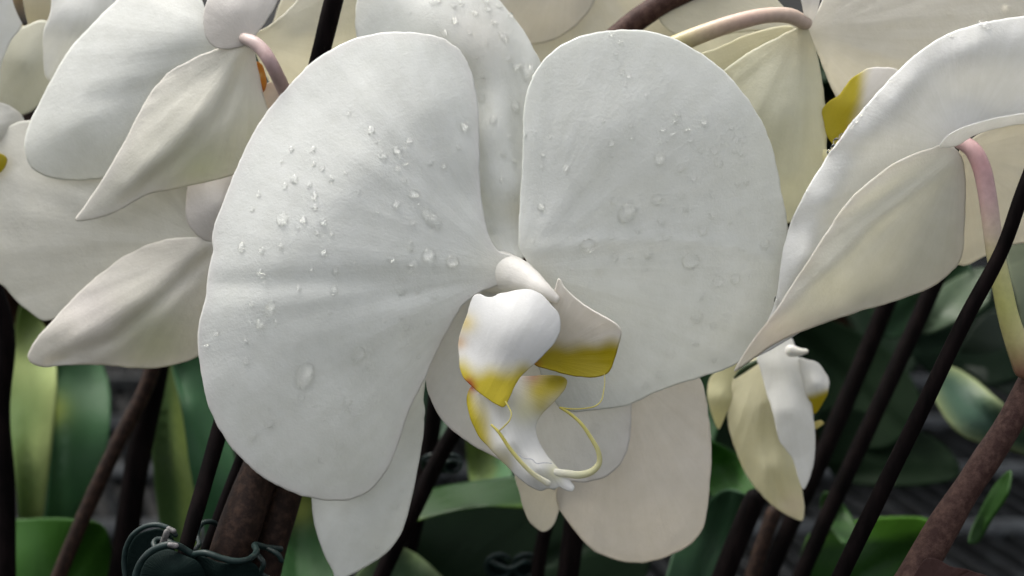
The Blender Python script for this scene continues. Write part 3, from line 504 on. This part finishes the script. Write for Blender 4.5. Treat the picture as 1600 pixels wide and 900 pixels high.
# ------------------------------------------------ clip holding the stem
def clip(parent, f, thick=1.0, r_in='clip'):
    pass
CL = thing('plant_clip', P((300, 865, 20))[0], 'dark green plastic plant clip gripping the black stake and brown stem', 'plant clip')
def band(name, pts, wdt, parent, mat='clip'):
    return tube(name, parent, [(x, y, z, wdt) for x, y, z in pts], mat, [(.5, .5, .5)], sides=12, step=4, lump=.12)
band('wing_rim', [(196, 905, 60), (194, 880, 60), (197, 856, 55), (208, 836, 48), (226, 823, 42), (246, 820, 38), (264, 826, 35), (274, 836, 32)], 4.2, CL)
petal('wing', CL, [(200, 905), (198, 870), (208, 842), (230, 829), (255, 828), (270, 842), (262, 900)], [(200, 900, 72), (230, 829, 60), (270, 842, 50), (262, 900, 60)], (235, 880), 'leafdark', col=(.004, .010, .009), step=8, veins=(0, 0), t=(2, 6))
band('wing_rim', [(208, 925, -10), (214, 892, -14), (224, 873, -18), (242, 858, -22), (262, 851, -25), (278, 853, -22), (292, 861, -12), (302, 868, -6)], 5.5, CL)
petal('wing', CL, [(220, 925), (221, 890), (235, 868), (262, 858), (290, 868), (312, 880), (320, 925)], [(220, 920, 0), (262, 858, -14), (320, 925, -15), (275, 890, -38)], (265, 900), 'leafdark', col=(.004, .010, .009), step=7, veins=(0, 0), t=(2, 8), curl=(8, 9))
band('jaw', [(300, 866, -6), (320, 864, -20), (349, 873, -22), (368, 877, -18), (390, 873, 0), (401, 862, 40), (398, 852, 70), (414, 855, 95), (438, 858, 115)], 5, CL)
band('jaw', [(302, 862, 60), (311, 850, 95), (308, 835, 120), (316, 818, 140), (332, 816, 150), (345, 828, 160), (350, 850, 165)], 4, CL)
petal('jaw_plate', CL, [(302, 868), (350, 880), (392, 878), (404, 890), (400, 930), (310, 930)], [(302, 868, 0), (350, 880, -8), (400, 880, 10), (400, 930, 15), (310, 930, -5)], (350, 900), 'leafdark', col=(.004, .010, .009), step=8, veins=(0, 0), t=(2, 8), ripple=(25, 8))
band('spring', [(404, 868, 60), (412, 880, 50), (408, 895, 55), (422, 905, 60)], 4, CL); band('spring', [(420, 858, 90), (434, 866, 85), (440, 876, 88)], 4, CL)
tube('hinge_pin', CL, [(254, 850, 20, 5), (257, 842, 15, 5), (261, 831, 12, 5)], 'clipgrey', [(.5, .5, .5)], sides=14, step=4)
band('hinge', [(242, 856, 10), (240, 848, 20), (246, 843, 28), (262, 846, 26), (276, 852, 18)], 4.5, CL)
tube('worn_tip', CL, [(264, 826, 29, 4.4), (271, 829, 27, 4.6)], 'clipgrey', [(.5, .5, .5)], sides=10, step=4, lump=.3)
tube('worn_tip', CL, [(266, 851, -29, 4.6), (275, 852, -28, 4.4)], 'clipgrey', [(.5, .5, .5)], sides=10, step=4, lump=.3)
def far_clip(x, y, z, s, label):
    c = thing('plant_clip', P((x, y, z))[0], label, 'plant clip')
    for dx in (-.5, .55):
        pts = [(x+s*(dx+.5*math.cos(t_)), y+s*.45*math.sin(t_), z+20*math.sin(t_)) for t_ in np.linspace(0, 5.6, 9)]
        band('ring', pts, s*.09, c)
    band('jaw', [(x-s*.9, y-s*.2, z-10), (x-s*.1, y+s*.1, z-25), (x+s*.5, y-s*.15, z-20), (x+s, y-s*.05, z)], s*.09, c)
    petal('wing', c, [(x-s, y), (x-s*.5, y-s*.35), (x, y), (x+s*.55, y-s*.35), (x+s*.9, y+s*.1), (x+s*.2, y+s*.5), (x-s*.6, y+s*.4)], [(x-s, y, z+15), (x, y, z), (x+s, y, z+15), (x, y+s*.5, z+20)], (x, y), 'leafdark', col=(.004, .010, .009), step=9, veins=(0, 0), jag=0)
far_clip(800, 884, 680, 40, 'blurred dark plant clip at the bottom centre below the lip')
far_clip(690, 724, 640, 30, 'blurred dark plant clip between the two lower sepals')

# ------------------------------------------------ droplets
dm = []
for k in range(4):
    Vv = []; Ff = []; nr, ns = 6, 20
    for i in range(nr+1):
        th = math.pi/2*i/nr
        for j in range(ns):
            a_ = 2*math.pi*j/ns; rr = math.cos(th)*(1+.10*noise.noise(Vector((math.cos(a_)*1.2, math.sin(a_)*1.2, k*5.3))))
            Vv.append((rr*math.cos(a_), rr*math.sin(a_), .62*math.sin(th) if i < nr else .62))
    for i in range(nr):
        for j in range(ns): Ff.append((i*ns+j, i*ns+(j+1) % ns, (i+1)*ns+(j+1) % ns, (i+1)*ns+j))
    c0 = len(Vv)
    for zz_, rr in ((-.18, .86), (-.30, .45)):
        for j in range(ns): a_ = 2*math.pi*j/ns; Vv.append((rr*math.cos(a_), rr*math.sin(a_), zz_))
    for j in range(ns): Ff.append((c0+j, c0+(j+1) % ns, (j+1) % ns, j)); Ff.append((c0+ns+j, c0+ns+(j+1) % ns, c0+(j+1) % ns, c0+j))
    Ff.append(tuple(c0+ns+j for j in reversed(range(ns))))
    me = bpy.data.meshes.new('water_droplet'); me.from_pydata(Vv, [], Ff); me.materials.append(M['water'])
    me.polygons.foreach_set('use_smooth', [True]*len(me.polygons)); me.validate(); dm.append(me)
DL = {}
def drops(ob, where, lst):
    q, W, vn = SURF[ob.name]; cw = np.array(CAM)
    for it in lst:
        x, y, r = it[:3]; ratio, ang = (it[3], it[4]) if len(it) > 3 else (random.uniform(1, 1.25), random.uniform(60, 120))
        dd = np.hypot(q[:, 0]-x, q[:, 1]-y); ix = np.argsort(dd)[:4]; wg = 1/(dd[ix]+.5)**2; wg /= wg.sum()
        if dd[ix[0]] > 14: continue
        pos = (W[ix]*wg[:, None]).sum(0); nn = (vn[ix]*wg[:, None]).sum(0); nn /= np.linalg.norm(nn)
        dist = ((pos-cw)@ROT)[2]*-1; ray = (P((x, y, 0))[0]-cw); ray /= -(ray@ROT)[2]; pos = cw+ray*dist
        s = r*(1.22 if r < 4.6 else 1.0)*U*dist/(FPX*U)
        z_ = Vector(nn); xa = Vector(ROT@np.array((math.cos(math.radians(ang)), math.sin(math.radians(ang)), 0)))
        xa = (xa-z_*xa.dot(z_)).normalized(); ya = z_.cross(xa)
        R = Matrix((xa, ya, z_)).transposed().to_4x4()
        o = bpy.data.objects.new('water_droplet', random.choice(dm)); C.objects.link(o)
        o.matrix_world = Matrix.Translation(Vector(pos))@R@Matrix.Diagonal((s*ratio, s, s*random.uniform(.65, .95), 1))
        if len(it) > 5: tag(o, it[5], 'water droplet', 'single large water droplets')
        else:
            big = 'medium' if r >= 7 else 'small' if r >= 4.5 else 'tiny'
            lo, hi = q.min(0), q.max(0); fx, fy = (x-lo[0])/(hi[0]-lo[0]), (y-lo[1])/(hi[1]-lo[1])
            vy = 'top' if fy < .2 else 'upper part' if fy < .4 else 'middle' if fy < .6 else 'lower part' if fy < .8 else 'bottom'
            vx = 'left edge' if fx < .17 else 'left half' if fx < .42 else 'centre' if fx < .62 else 'right half' if fx < .83 else 'right edge'
            DL.setdefault('%s droplet on %s of %s, %s' % (big, vy, where, vx), []).append((x, y, o))
            tag(o, None, 'water droplet', 'water droplets on the %s' % where)
drops(LP, 'left front petal', [(545,178,3),(580,204,6,1.2,60),(588,223,2),(640,221,5),(621,236,7),(598,243,7),(633,256,3.5),(621,265,3),(632,282,3),(726,199,7),(717,231,3.5),(672,254,4.5),(693,260,5),(455,233,4.5),(489,233,5),(440,252,3),(490,257,3),(503,263,4),(460,280,7),(445,290,5),(517,280,5.5),(483,290,4),(491,306,4.5),(404,304,4),(394,326,4),(492,324,4),(441,343,10,1.1,90,'round droplet on the upper left of the left petal, the largest of its scatter'),(474,344,6),(505,347,6),(465,356,3),(496,365,3),(519,366,3),(377,386,6,1.5,100),(409,392,5.5),(439,385,5),(505,394,6,1.3,90),(644,348,5),(619,320,6,1.4,60),(647,304,7,1.4,-10),(675,343,11,1.8,-45,'long slanting droplet on the left petal to the left of the upright sepal'),(641,384,5,2.2,100),(613,406,6),(670,400,11,1.15,80,'round glinting droplet left of the column, first of a pair'),(707,409,10,1.1,70,'round glinting droplet left of the column, nearer the column'),(644,413,8,1.2,30),(640,422,6),(627,433,4),(676,416,3.5),(486,421,3.5),(524,424,5,1.4,90),(408,427,7,1.4,-20),(628,455,7,1.2,60),(652,453,5.5),(522,455,6,1.3,80),(467,450,3.5),(678,462,5,1.3,60),(532,523,3.5),(515,488,3),(422,483,8,1.7,60),(406,507,7.5),(390,503,3),(431,504,3),(393,475,3.5),(338,519,4.5),(323,540,5),(384,533,5),(384,564,4.5),(635,511,5,1.4,80),(627,496,3),(669,504,4),(654,557,3.5),(560,555,10,1.4,70,'tall oval droplet in the lower middle of the left petal'),(476,587,14,1.7,65,'biggest droplet, long and slanting low on the left petal'),(471,621,5,1.3,60),(575,572,3),(542,628,7,1.4,80),(505,653,5),(491,632,3),(556,655,3),(418,638,3),(420,661,7,1.3,30),(395,682,4.5,1.5,60),(530,697,4.5,1.5,60),(503,718,5.5,1.5,55),(543,642,3),(363,600,2.5),(590,330,3),(560,300,2.5),(575,480,2.5),(600,500,3),(552,410,2.5),(583,430,3),(540,270,2.5)])
drops(RP, 'right front petal', [(972,113,3.5),(983,120,3.5),(977,132,2.5),(962,84,2.5),(955,54,3),(970,67,3),(942,189,2.5),(985,196,3),(973,205,3),(987,216,3.5),(955,224,4.5),(958,241,4),(885,264,5.5),(848,243,3),(846,260,3),(859,214,2.5),(820,212,3),(834,206,3),(846,324,6),(1058,178,5.5),(1055,190,4),(1100,193,6.5),(1036,203,4.5),(1073,203,4.5),(1078,218,5),(1051,211,3),(1031,220,3.5),(1043,220,2.5),(1031,250,9.5,1.1,90,'round droplet in the upper middle of the right petal'),(1095,234,5.5),(1116,235,6.5),(1129,223,4),(1150,218,4.5),(1162,219,4.5),(1143,200,3),(1148,237,3.5),(1158,240,4),(1123,255,6.5,1.3,-40),(1063,263,6),(1101,268,5),(1084,279,5.5),(1152,287,4),(1166,284,5.5),(1113,304,5),(1026,312,8.5),(1065,306,4),(980,333,13,1.4,55,'large oval droplet in the middle of the right petal'),(960,314,5.5),(1072,326,4.5),(1114,335,7),(1188,309,5.5),(1033,346,4.5),(1141,346,4),(1050,323,3),(1130,182,2.5),(919,384,11,1.1,0,'dark rimmed droplet just right of the column on the right petal'),(961,402,5.5),(985,401,3.5),(1013,398,7),(1007,419,5.5),(956,370,3.5),(998,360,5.5),(1042,368,7),(1098,360,7.5),(1079,408,13,1.1,0,'round bold droplet right of centre on the right petal'),(1195,381,8,1.3,90),(1122,440,9),(1149,436,8),(1173,432,3),(894,416,7),(935,424,3.5),(1097,463,4.5),(974,475,4),(1089,496,10),(1079,509,3.5),(1114,509,5.5),(1087,535,7),(1047,553,9),(1030,585,6),(1009,602,4.5,1.4,50),(988,573,3),(1116,563,3.5),(1162,388,3.5),(1168,459,3),(832,376,3),(1020,440,2.5),(905,300,2.5),(925,470,2.5),(1010,150,2.5),(1155,330,3)])
drops(DS, 'upright sepal', [(680,2,6,1.6,10),(710,10,4),(721,5,4),(710,33,5),(695,52,4),(742,20,4),(762,14,5),(772,35,5.5),(734,51,3),(787,58,7,1.4,-40),(798,24,5),(794,91,5.5),(807,105,8),(826,114,12,1.3,70,'big droplet at the right edge of the upright sepal'),(805,166,8,1.35,90,'tall droplet on the upright sepal beside the right petal'),(753,153,4.5),(787,112,3.5),(771,188,6,1.3,90),(796,214,3),(786,240,4,1.4,90),(802,251,4),(784,281,3.5),(802,309,3),(770,359,4.5),(780,9,4.5),(759,2,5),(720,95,3),(745,90,2.5),(755,120,3),(640,20,2.5),(735,140,2.5),(760,70,3)])
drops(LS, 'lower left sepal', [(616,789,7),(628,766,3),(590,854,3),(600,730,2.5)])
drops(RS, 'sepal behind the lip', [(931,670,7,1.3,80),(945,705,3.5),(924,744,6,1.4,10),(982,667,4),(723,586,5,1.2,0)])
F7p = [o for o in F7.children if o.name.startswith('petal')][0]
drops(F7p, 'right bloom rim', [(1353,169,3),(1344,181,3),(1336,190,4),(1329,199,4),(1322,208,3),(1316,214,4.5),(1308,222,6.5),(1303,230,4),(1297,238,5),(1538,38,10,1,0,'clear round bead of water on the top rim of the right bloom'),(1486,56,3),(1213,470,3,2,90),(1240,342,2.5),(1262,300,2.5),(1370,152,2.5),(1392,127,2.5)])
F6p = [o for o in F6.children if o.name.startswith('petal')][0]
drops(F6p, 'top right petal', [(1572,12,6,1.6,90),(1484,22,6)])
F2p = [o for o in F2.children if o.name.startswith('petal')][0]
drops(F2p, 'low cream petal', [(1103,632,3)])

ORD = ['first', 'second', 'third', 'fourth', 'fifth', 'sixth', 'seventh', 'eighth', 'ninth', 'tenth', 'eleventh', 'twelfth']
for lb, lst in DL.items():
    lst.sort(key=lambda t_: t_[0])
    for i, (x, y, o) in enumerate(lst): o['label'] = lb if len(lst) == 1 else '%s, %s from left' % (lb, ORD[i])
# ------------------------------------------------ leaves and things behind
G1 = (.035, .085, .03); G2 = (.05, .13, .025); PALE = (.30, .36, .13); BG_ = (.045, .10, .065)
def plant(label, x, y, z): return thing('orchid_plant', P((x, y, z))[0], label, 'orchid plant')
def leaf(par, out, z, base, col=G1, tint=(), lum=.55, **k):  # a low lum puts background shade into the leaf colour
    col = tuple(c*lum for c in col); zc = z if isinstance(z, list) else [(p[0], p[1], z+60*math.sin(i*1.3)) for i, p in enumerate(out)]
    far_ = max(out, key=lambda p: (p[0]-base[0])**2+(p[1]-base[1])**2)
    k.setdefault('folds', [([base, far_], 22, 9)])
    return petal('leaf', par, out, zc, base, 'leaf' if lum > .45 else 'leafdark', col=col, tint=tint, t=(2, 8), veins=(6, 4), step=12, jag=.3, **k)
pl = plant('orchid plant at the left edge with upright pale striped leaves', 80, 900, 1000)
leaf(pl, [(40, 470), (62, 500), (82, 535), (88, 600), (80, 700), (66, 830), (60, 920), (40, 920), (30, 800), (18, 700), (12, 620), (18, 540)], 900, (50, 920), (.12, .20, .05), lum=.7, tint=[('line', (60, 500), (52, 900), -60, PALE, .8), (40, 560, 50, PALE, .7)])
leaf(pl, [(90, 500), (140, 540), (168, 590), (172, 660), (155, 760), (130, 850), (110, 930), (60, 930), (70, 800), (82, 680), (80, 560)], 1000, (90, 930), (.045, .12, .05), lum=.9, tint=[(80, 640, 25, (.28, .34, .06), .8)])
leaf(pl, [(-30, 870), (-20, 822), (50, 810), (120, 812), (160, 822), (175, 860), (190, 930), (190, 1000), (-30, 1000)], 760, (60, 980), (.035, .12, .012), lum=.7)
pl = plant('orchid plant behind the left stakes with long leaves edged yellow green', 290, 900, 900)
leaf(pl, [(270, 500), (310, 540), (345, 640), (372, 740), (380, 850), (370, 950), (300, 950), (320, 850), (300, 750), (285, 640), (270, 570)], 800, (330, 950), (.04, .12, .05), lum=.8)
leaf(pl, [(240, 520), (275, 540), (298, 620), (308, 720), (312, 820), (300, 920), (260, 920), (250, 830), (240, 740), (236, 640)], 860, (290, 930), (.07, .13, .04), lum=.8, tint=[('line', (285, 900), (265, 540), 20, (.20, .27, .07), .8)])
leaf(pl, [(455, 760), (490, 775), (530, 880), (540, 960), (430, 960), (420, 880), (440, 800)], 700, (470, 960), (.035, .12, .03), [(465, 790, 25, (.38, .42, .12), .9)])
pl = plant('orchid plant in the centre background with broad glossy leaves', 700, 920, 900)
leaf(pl, [(560, 800), (620, 775), (700, 758), (780, 746), (850, 742), (930, 752), (940, 785), (860, 796), (760, 792), (680, 806), (600, 830), (560, 845)], [(560, 800, 700), (700, 758, 760), (850, 742, 800), (940, 785, 820), (760, 792, 640), (600, 830, 640)], (560, 845), (.02, .07, .012), [('line', (560, 830), (900, 774), 16, (.14, .24, .04), .7)])
leaf(pl, [(620, 790), (760, 785), (900, 785), (1000, 810), (1010, 900), (900, 980), (700, 980), (620, 920), (610, 840)], 1000, (620, 980), (.012, .035, .012))
leaf(pl, [(640, 540), (700, 560), (740, 620), (700, 700), (660, 740), (630, 720), (620, 620)], 1100, (660, 740), (.045, .12, .06))
leaf(pl, [(738, 660), (780, 680), (800, 700), (796, 755), (782, 778), (745, 778), (732, 740)], 900, (760, 800), (.20, .30, .08), [('line', (775, 820), (775, 650), 10, (.05, .14, .06), .9)])
leaf(pl, [(600, 855), (640, 860), (680, 890), (720, 940), (600, 980), (540, 940)], 700, (620, 980), (.06, .12, .055), [('edge', 12, (.16, .22, .10), .7)])
pl = plant('orchid plant right of centre with a bright green leaf under the small bloom', 1150, 900, 1000)
leaf(pl, [(1095, 690), (1150, 708), (1180, 740), (1195, 780), (1160, 800), (1130, 790), (1090, 740)], 760, (1190, 800), (.03, .13, .012))
leaf(pl, [(1050, 870), (1070, 830), (1110, 780), (1140, 765), (1170, 780), (1175, 830), (1140, 900), (1100, 960), (1040, 960)], 700, (1080, 960), (.05, .12, .06))
leaf(pl, [(1080, 540), (1120, 560), (1130, 620), (1110, 700), (1080, 720), (1060, 640)], 900, (1090, 740), (.03, .10, .03))
pl = plant('orchid plant in the right background with a blue green leaf edged yellow', 1500, 800, 1200)
leaf(pl, [(1455, 590), (1480, 572), (1520, 590), (1555, 620), (1590, 650), (1630, 690), (1610, 710), (1560, 698), (1510, 685), (1475, 650)], 900, (1630, 710), (.07, .14, .095), [('edge', 10, (.22, .26, .12), .8)])
leaf(pl, [(1360, 470), (1400, 440), (1450, 420), (1500, 400), (1520, 430), (1500, 500), (1440, 520), (1380, 525)], 1150, (1520, 400), (.045, .11, .05))
leaf(pl, [(1440, 480), (1500, 430), (1540, 420), (1545, 470), (1500, 500), (1440, 520)], 1050, (1560, 400), (.09, .14, .08))
leaf(pl, [(1575, 380), (1660, 360), (1660, 560), (1610, 540), (1590, 470)], 900, (1660, 380), (.26, .30, .19))
leaf(pl, [(1530, 500), (1600, 470), (1680, 520), (1680, 640), (1560, 610), (1500, 560)], 1500, (1680, 560), (.02, .035, .02))
pl = plant('orchid plant at the bottom right lying over the bench with fresh green leaves', 1350, 930, 900)
leaf(pl, [(1270, 830), (1330, 815), (1390, 808), (1450, 812), (1470, 830), (1440, 870), (1380, 940), (1260, 950), (1250, 880)], 760, (1260, 950), (.03, .10, .015), [('line', (1470, 835), (1250, 850), 16, (.08, .22, .02), .8)])
leaf(pl, [(1290, 770), (1310, 780), (1335, 815), (1345, 850), (1320, 850), (1295, 820), (1282, 790)], 740, (1340, 860), (.05, .14, .03))
leaf(pl, [(1515, 850), (1530, 800), (1560, 750), (1578, 735), (1575, 770), (1550, 810), (1525, 850)], 560, (1510, 870), (.035, .10, .02))
pl = plant('orchid plant behind the stakes at the right, leaf colour darkened for deep shade', 1400, 700, 1600)  # deep shade is painted into the colour of these leaves
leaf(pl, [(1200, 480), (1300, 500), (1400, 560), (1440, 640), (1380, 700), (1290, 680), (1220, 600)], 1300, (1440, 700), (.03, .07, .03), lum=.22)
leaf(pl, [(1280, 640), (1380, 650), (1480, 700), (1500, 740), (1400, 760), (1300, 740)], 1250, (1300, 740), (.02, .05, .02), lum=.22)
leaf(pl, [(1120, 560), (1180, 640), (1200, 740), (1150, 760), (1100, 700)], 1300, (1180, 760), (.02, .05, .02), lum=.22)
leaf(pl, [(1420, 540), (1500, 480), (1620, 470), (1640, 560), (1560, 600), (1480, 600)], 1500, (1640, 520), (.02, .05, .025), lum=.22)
# blurred stakes further back
k = 0
FAR = [([(262, 480, 700), (230, 600, 700), (180, 700, 690), (125, 820, 680), (80, 930, 670)], 12, 'stem', 'dark brown blurred flower stem leaning across the striped leaves at the left'),
       ([(260, 500, 760), (240, 600, 760), (215, 720, 750), (195, 850, 740), (180, 950, 740)], 19, 'stake', 'thick blurred dark stake right of the striped leaves'),
       ([(-20, 420, 560), (8, 520, 560), (0, 640, 560), (8, 760, 560), (10, 930, 560)], 15, 'stake', 'blurred dark stake along the left edge'),
       ([(760, 600, 560), (700, 690, 560), (650, 790, 550), (600, 890, 540), (570, 960, 540)], 13, 'stake', 'blurred dark stake slanting below the left petal to the bottom edge'),
       ([(905, 760, 520), (895, 840, 520), (880, 950, 520)], 17, 'stake', 'blurred dark stake under the warm cream bloom'),
       ([(865, 780, 640), (845, 860, 640), (835, 950, 640)], 11, 'stake', 'thin blurred dark stake left of the thick one under the warm cream bloom'),
       ([(1480, 400, 620), (1430, 510, 620), (1370, 640, 600), (1300, 790, 590), (1230, 950, 580)], 13, 'stake', 'blurred dark stake running parallel left of the sharp black one'),
       ([(1400, 440, 760), (1350, 560, 760), (1290, 700, 740), (1230, 830, 730), (1180, 950, 720)], 14, 'stake', 'blurred dark stake just right of the small half open bloom'),
       ([(1180, 780, 520), (1150, 850, 520), (1110, 950, 520)], 17, 'stake', 'blurred dark stake under the tip of the small half open bloom'),
       ([(1210, 800, 640), (1185, 870, 640), (1160, 950, 640)], 12, 'stem', 'blurred brown stem between the dark stakes under the small bloom'),
       ([(690, 560, 800), (670, 700, 800), (640, 850, 800), (600, 960, 800)], 14, 'stake', 'blurred dark stake behind the gap between the lower sepals')]
for path, r_, mt, lb in FAR:
    stick('plant_stake' if mt == 'stake' else 'flower_stem', [(x, y, z, r_) for x, y, z in path], mt, lb, 'plant stake' if mt == 'stake' else 'flower stem', 'blurred stakes and stems behind')
# potted plants on the bench far behind
def far_plant(x, y, i, label):
    r = thing('potted_orchid', (x, y, BENCH_Z), label, 'potted orchid', 'potted orchids on the bench behind'); rnd = random.Random(i)
    V = []; F = []; ns = 20
    for rr, zz_ in ((.035, .006), (.048, .10), (.052, .10), (.052, .112), (.046, .112), (.046, .095)):
        for j in range(ns): a_ = 2*math.pi*j/ns; V.append((x+rr*math.cos(a_), y+rr*math.sin(a_), BENCH_Z+zz_))
    for q_ in range(5):
        for j in range(ns): F.append((q_*ns+j, q_*ns+(j+1) % ns, (q_+1)*ns+(j+1) % ns, (q_+1)*ns+j))
    F.append(tuple(reversed(range(ns)))); F.append(tuple(5*ns+j for j in range(ns)))
    mesh('pot', V, F, M['pot'], r)
    for k in range(7):
        az = k*2.4+rnd.uniform(-.3, .3); L = rnd.uniform(.13, .22); w_ = rnd.uniform(.03, .042); up = rnd.uniform(.4, 1.0); drop = rnd.uniform(.5, 1.2)
        nl, nw = 14, 6; V = []; F = []; Cc = []; uv = []
        dx, dy = math.cos(az), math.sin(az); c_ = np.array(rnd.choice([(.005, .015, .004), (.006, .018, .005), (.005, .012, .006), (.010, .022, .005)]))
        for lay in (0, 1):
            for a_ in range(nl+1):
                s = a_/nl; h = .11+L*(up*s-drop*.5*s*s*1.2); ww = w_*(math.sin(math.pi*min(1, s*.93+.07))**.6)
                for b_ in range(nw+1):
                    t_ = b_/nw*2-1
                    V.append((x+dx*(L*s+.01)-dy*ww*t_, y+dy*(L*s+.01)+dx*ww*t_, BENCH_Z+h+abs(t_)*ww*.35-lay*.0018)); Cc.append(c_); uv.append((t_*.5, s*2))
        n1 = (nl+1)*(nw+1)
        for a_ in range(nl):
            for b_ in range(nw):
                i0 = a_*(nw+1)+b_; F.append((i0, i0+nw+1, i0+nw+2, i0+1)); F.append((n1+i0, n1+i0+1, n1+i0+nw+2, n1+i0+nw+1))
            for i0, fl in ((a_*(nw+1), 0), (a_*(nw+1)+nw, 1)):
                f_ = (i0, n1+i0, n1+i0+nw+1, i0+nw+1); F.append(f_ if not fl else f_[::-1])
        mesh('leaf', V, F, M['leafdark'], r, np.array(uv), np.array(Cc))
pn = 0
for (x, y, lb) in [(-.30, .78, 'at the far left'), (-.12, .74, 'left of centre'), (.04, .80, 'at the centre'), (.17, .72, 'right of centre'), (-.22, .98, 'second row left'), (-.02, 1.0, 'second row centre'), (.20, .98, 'second row right'), (.42, 1.02, 'second row far right'),
                   (-.45, 1.2, 'third row far left'), (-.2, 1.22, 'third row left'), (.05, 1.2, 'third row centre'), (.3, 1.24, 'third row right'), (.55, 1.3, 'third row far right')]:
    pn += 1; far_plant(x, y, pn, 'dark green potted orchid leaves on the bench behind, %s' % lb)

# unseen bloom copies added above the top edge to shade what lies behind
def copy_tree(o, parent=None):
    c = o.copy(); C.objects.link(c)
    if parent: c.parent = parent
    for ch in list(o.children): copy_tree(ch, c)
    return c
rnd = random.Random(5); k = 0
where = ['far left', 'left', 'centre left', 'centre', 'centre right', 'right', 'far right']
for row, (yy, zz_) in enumerate([(.47, .335), (.54, .335), (.67, .34)]):
    for i in range(7):
        src = [F9, F4, F6, F3][(i+row) % 4]
        c = copy_tree(src); c.location = (-.33+i*.105+rnd.uniform(-.01, .01), yy, zz_+rnd.uniform(0, .02)); c.scale = (1.3,)*3
        c.rotation_euler = (math.radians(rnd.uniform(50, 75)), math.radians(rnd.uniform(-15, 15)), math.radians(rnd.uniform(-30, 30)))
        c['label'] = 'added orchid bloom unseen above the top edge, shading the background, row %s from the front, %s' % (['first', 'second', 'third'][row], where[i]); c['group'] = 'added shading blooms overhead'
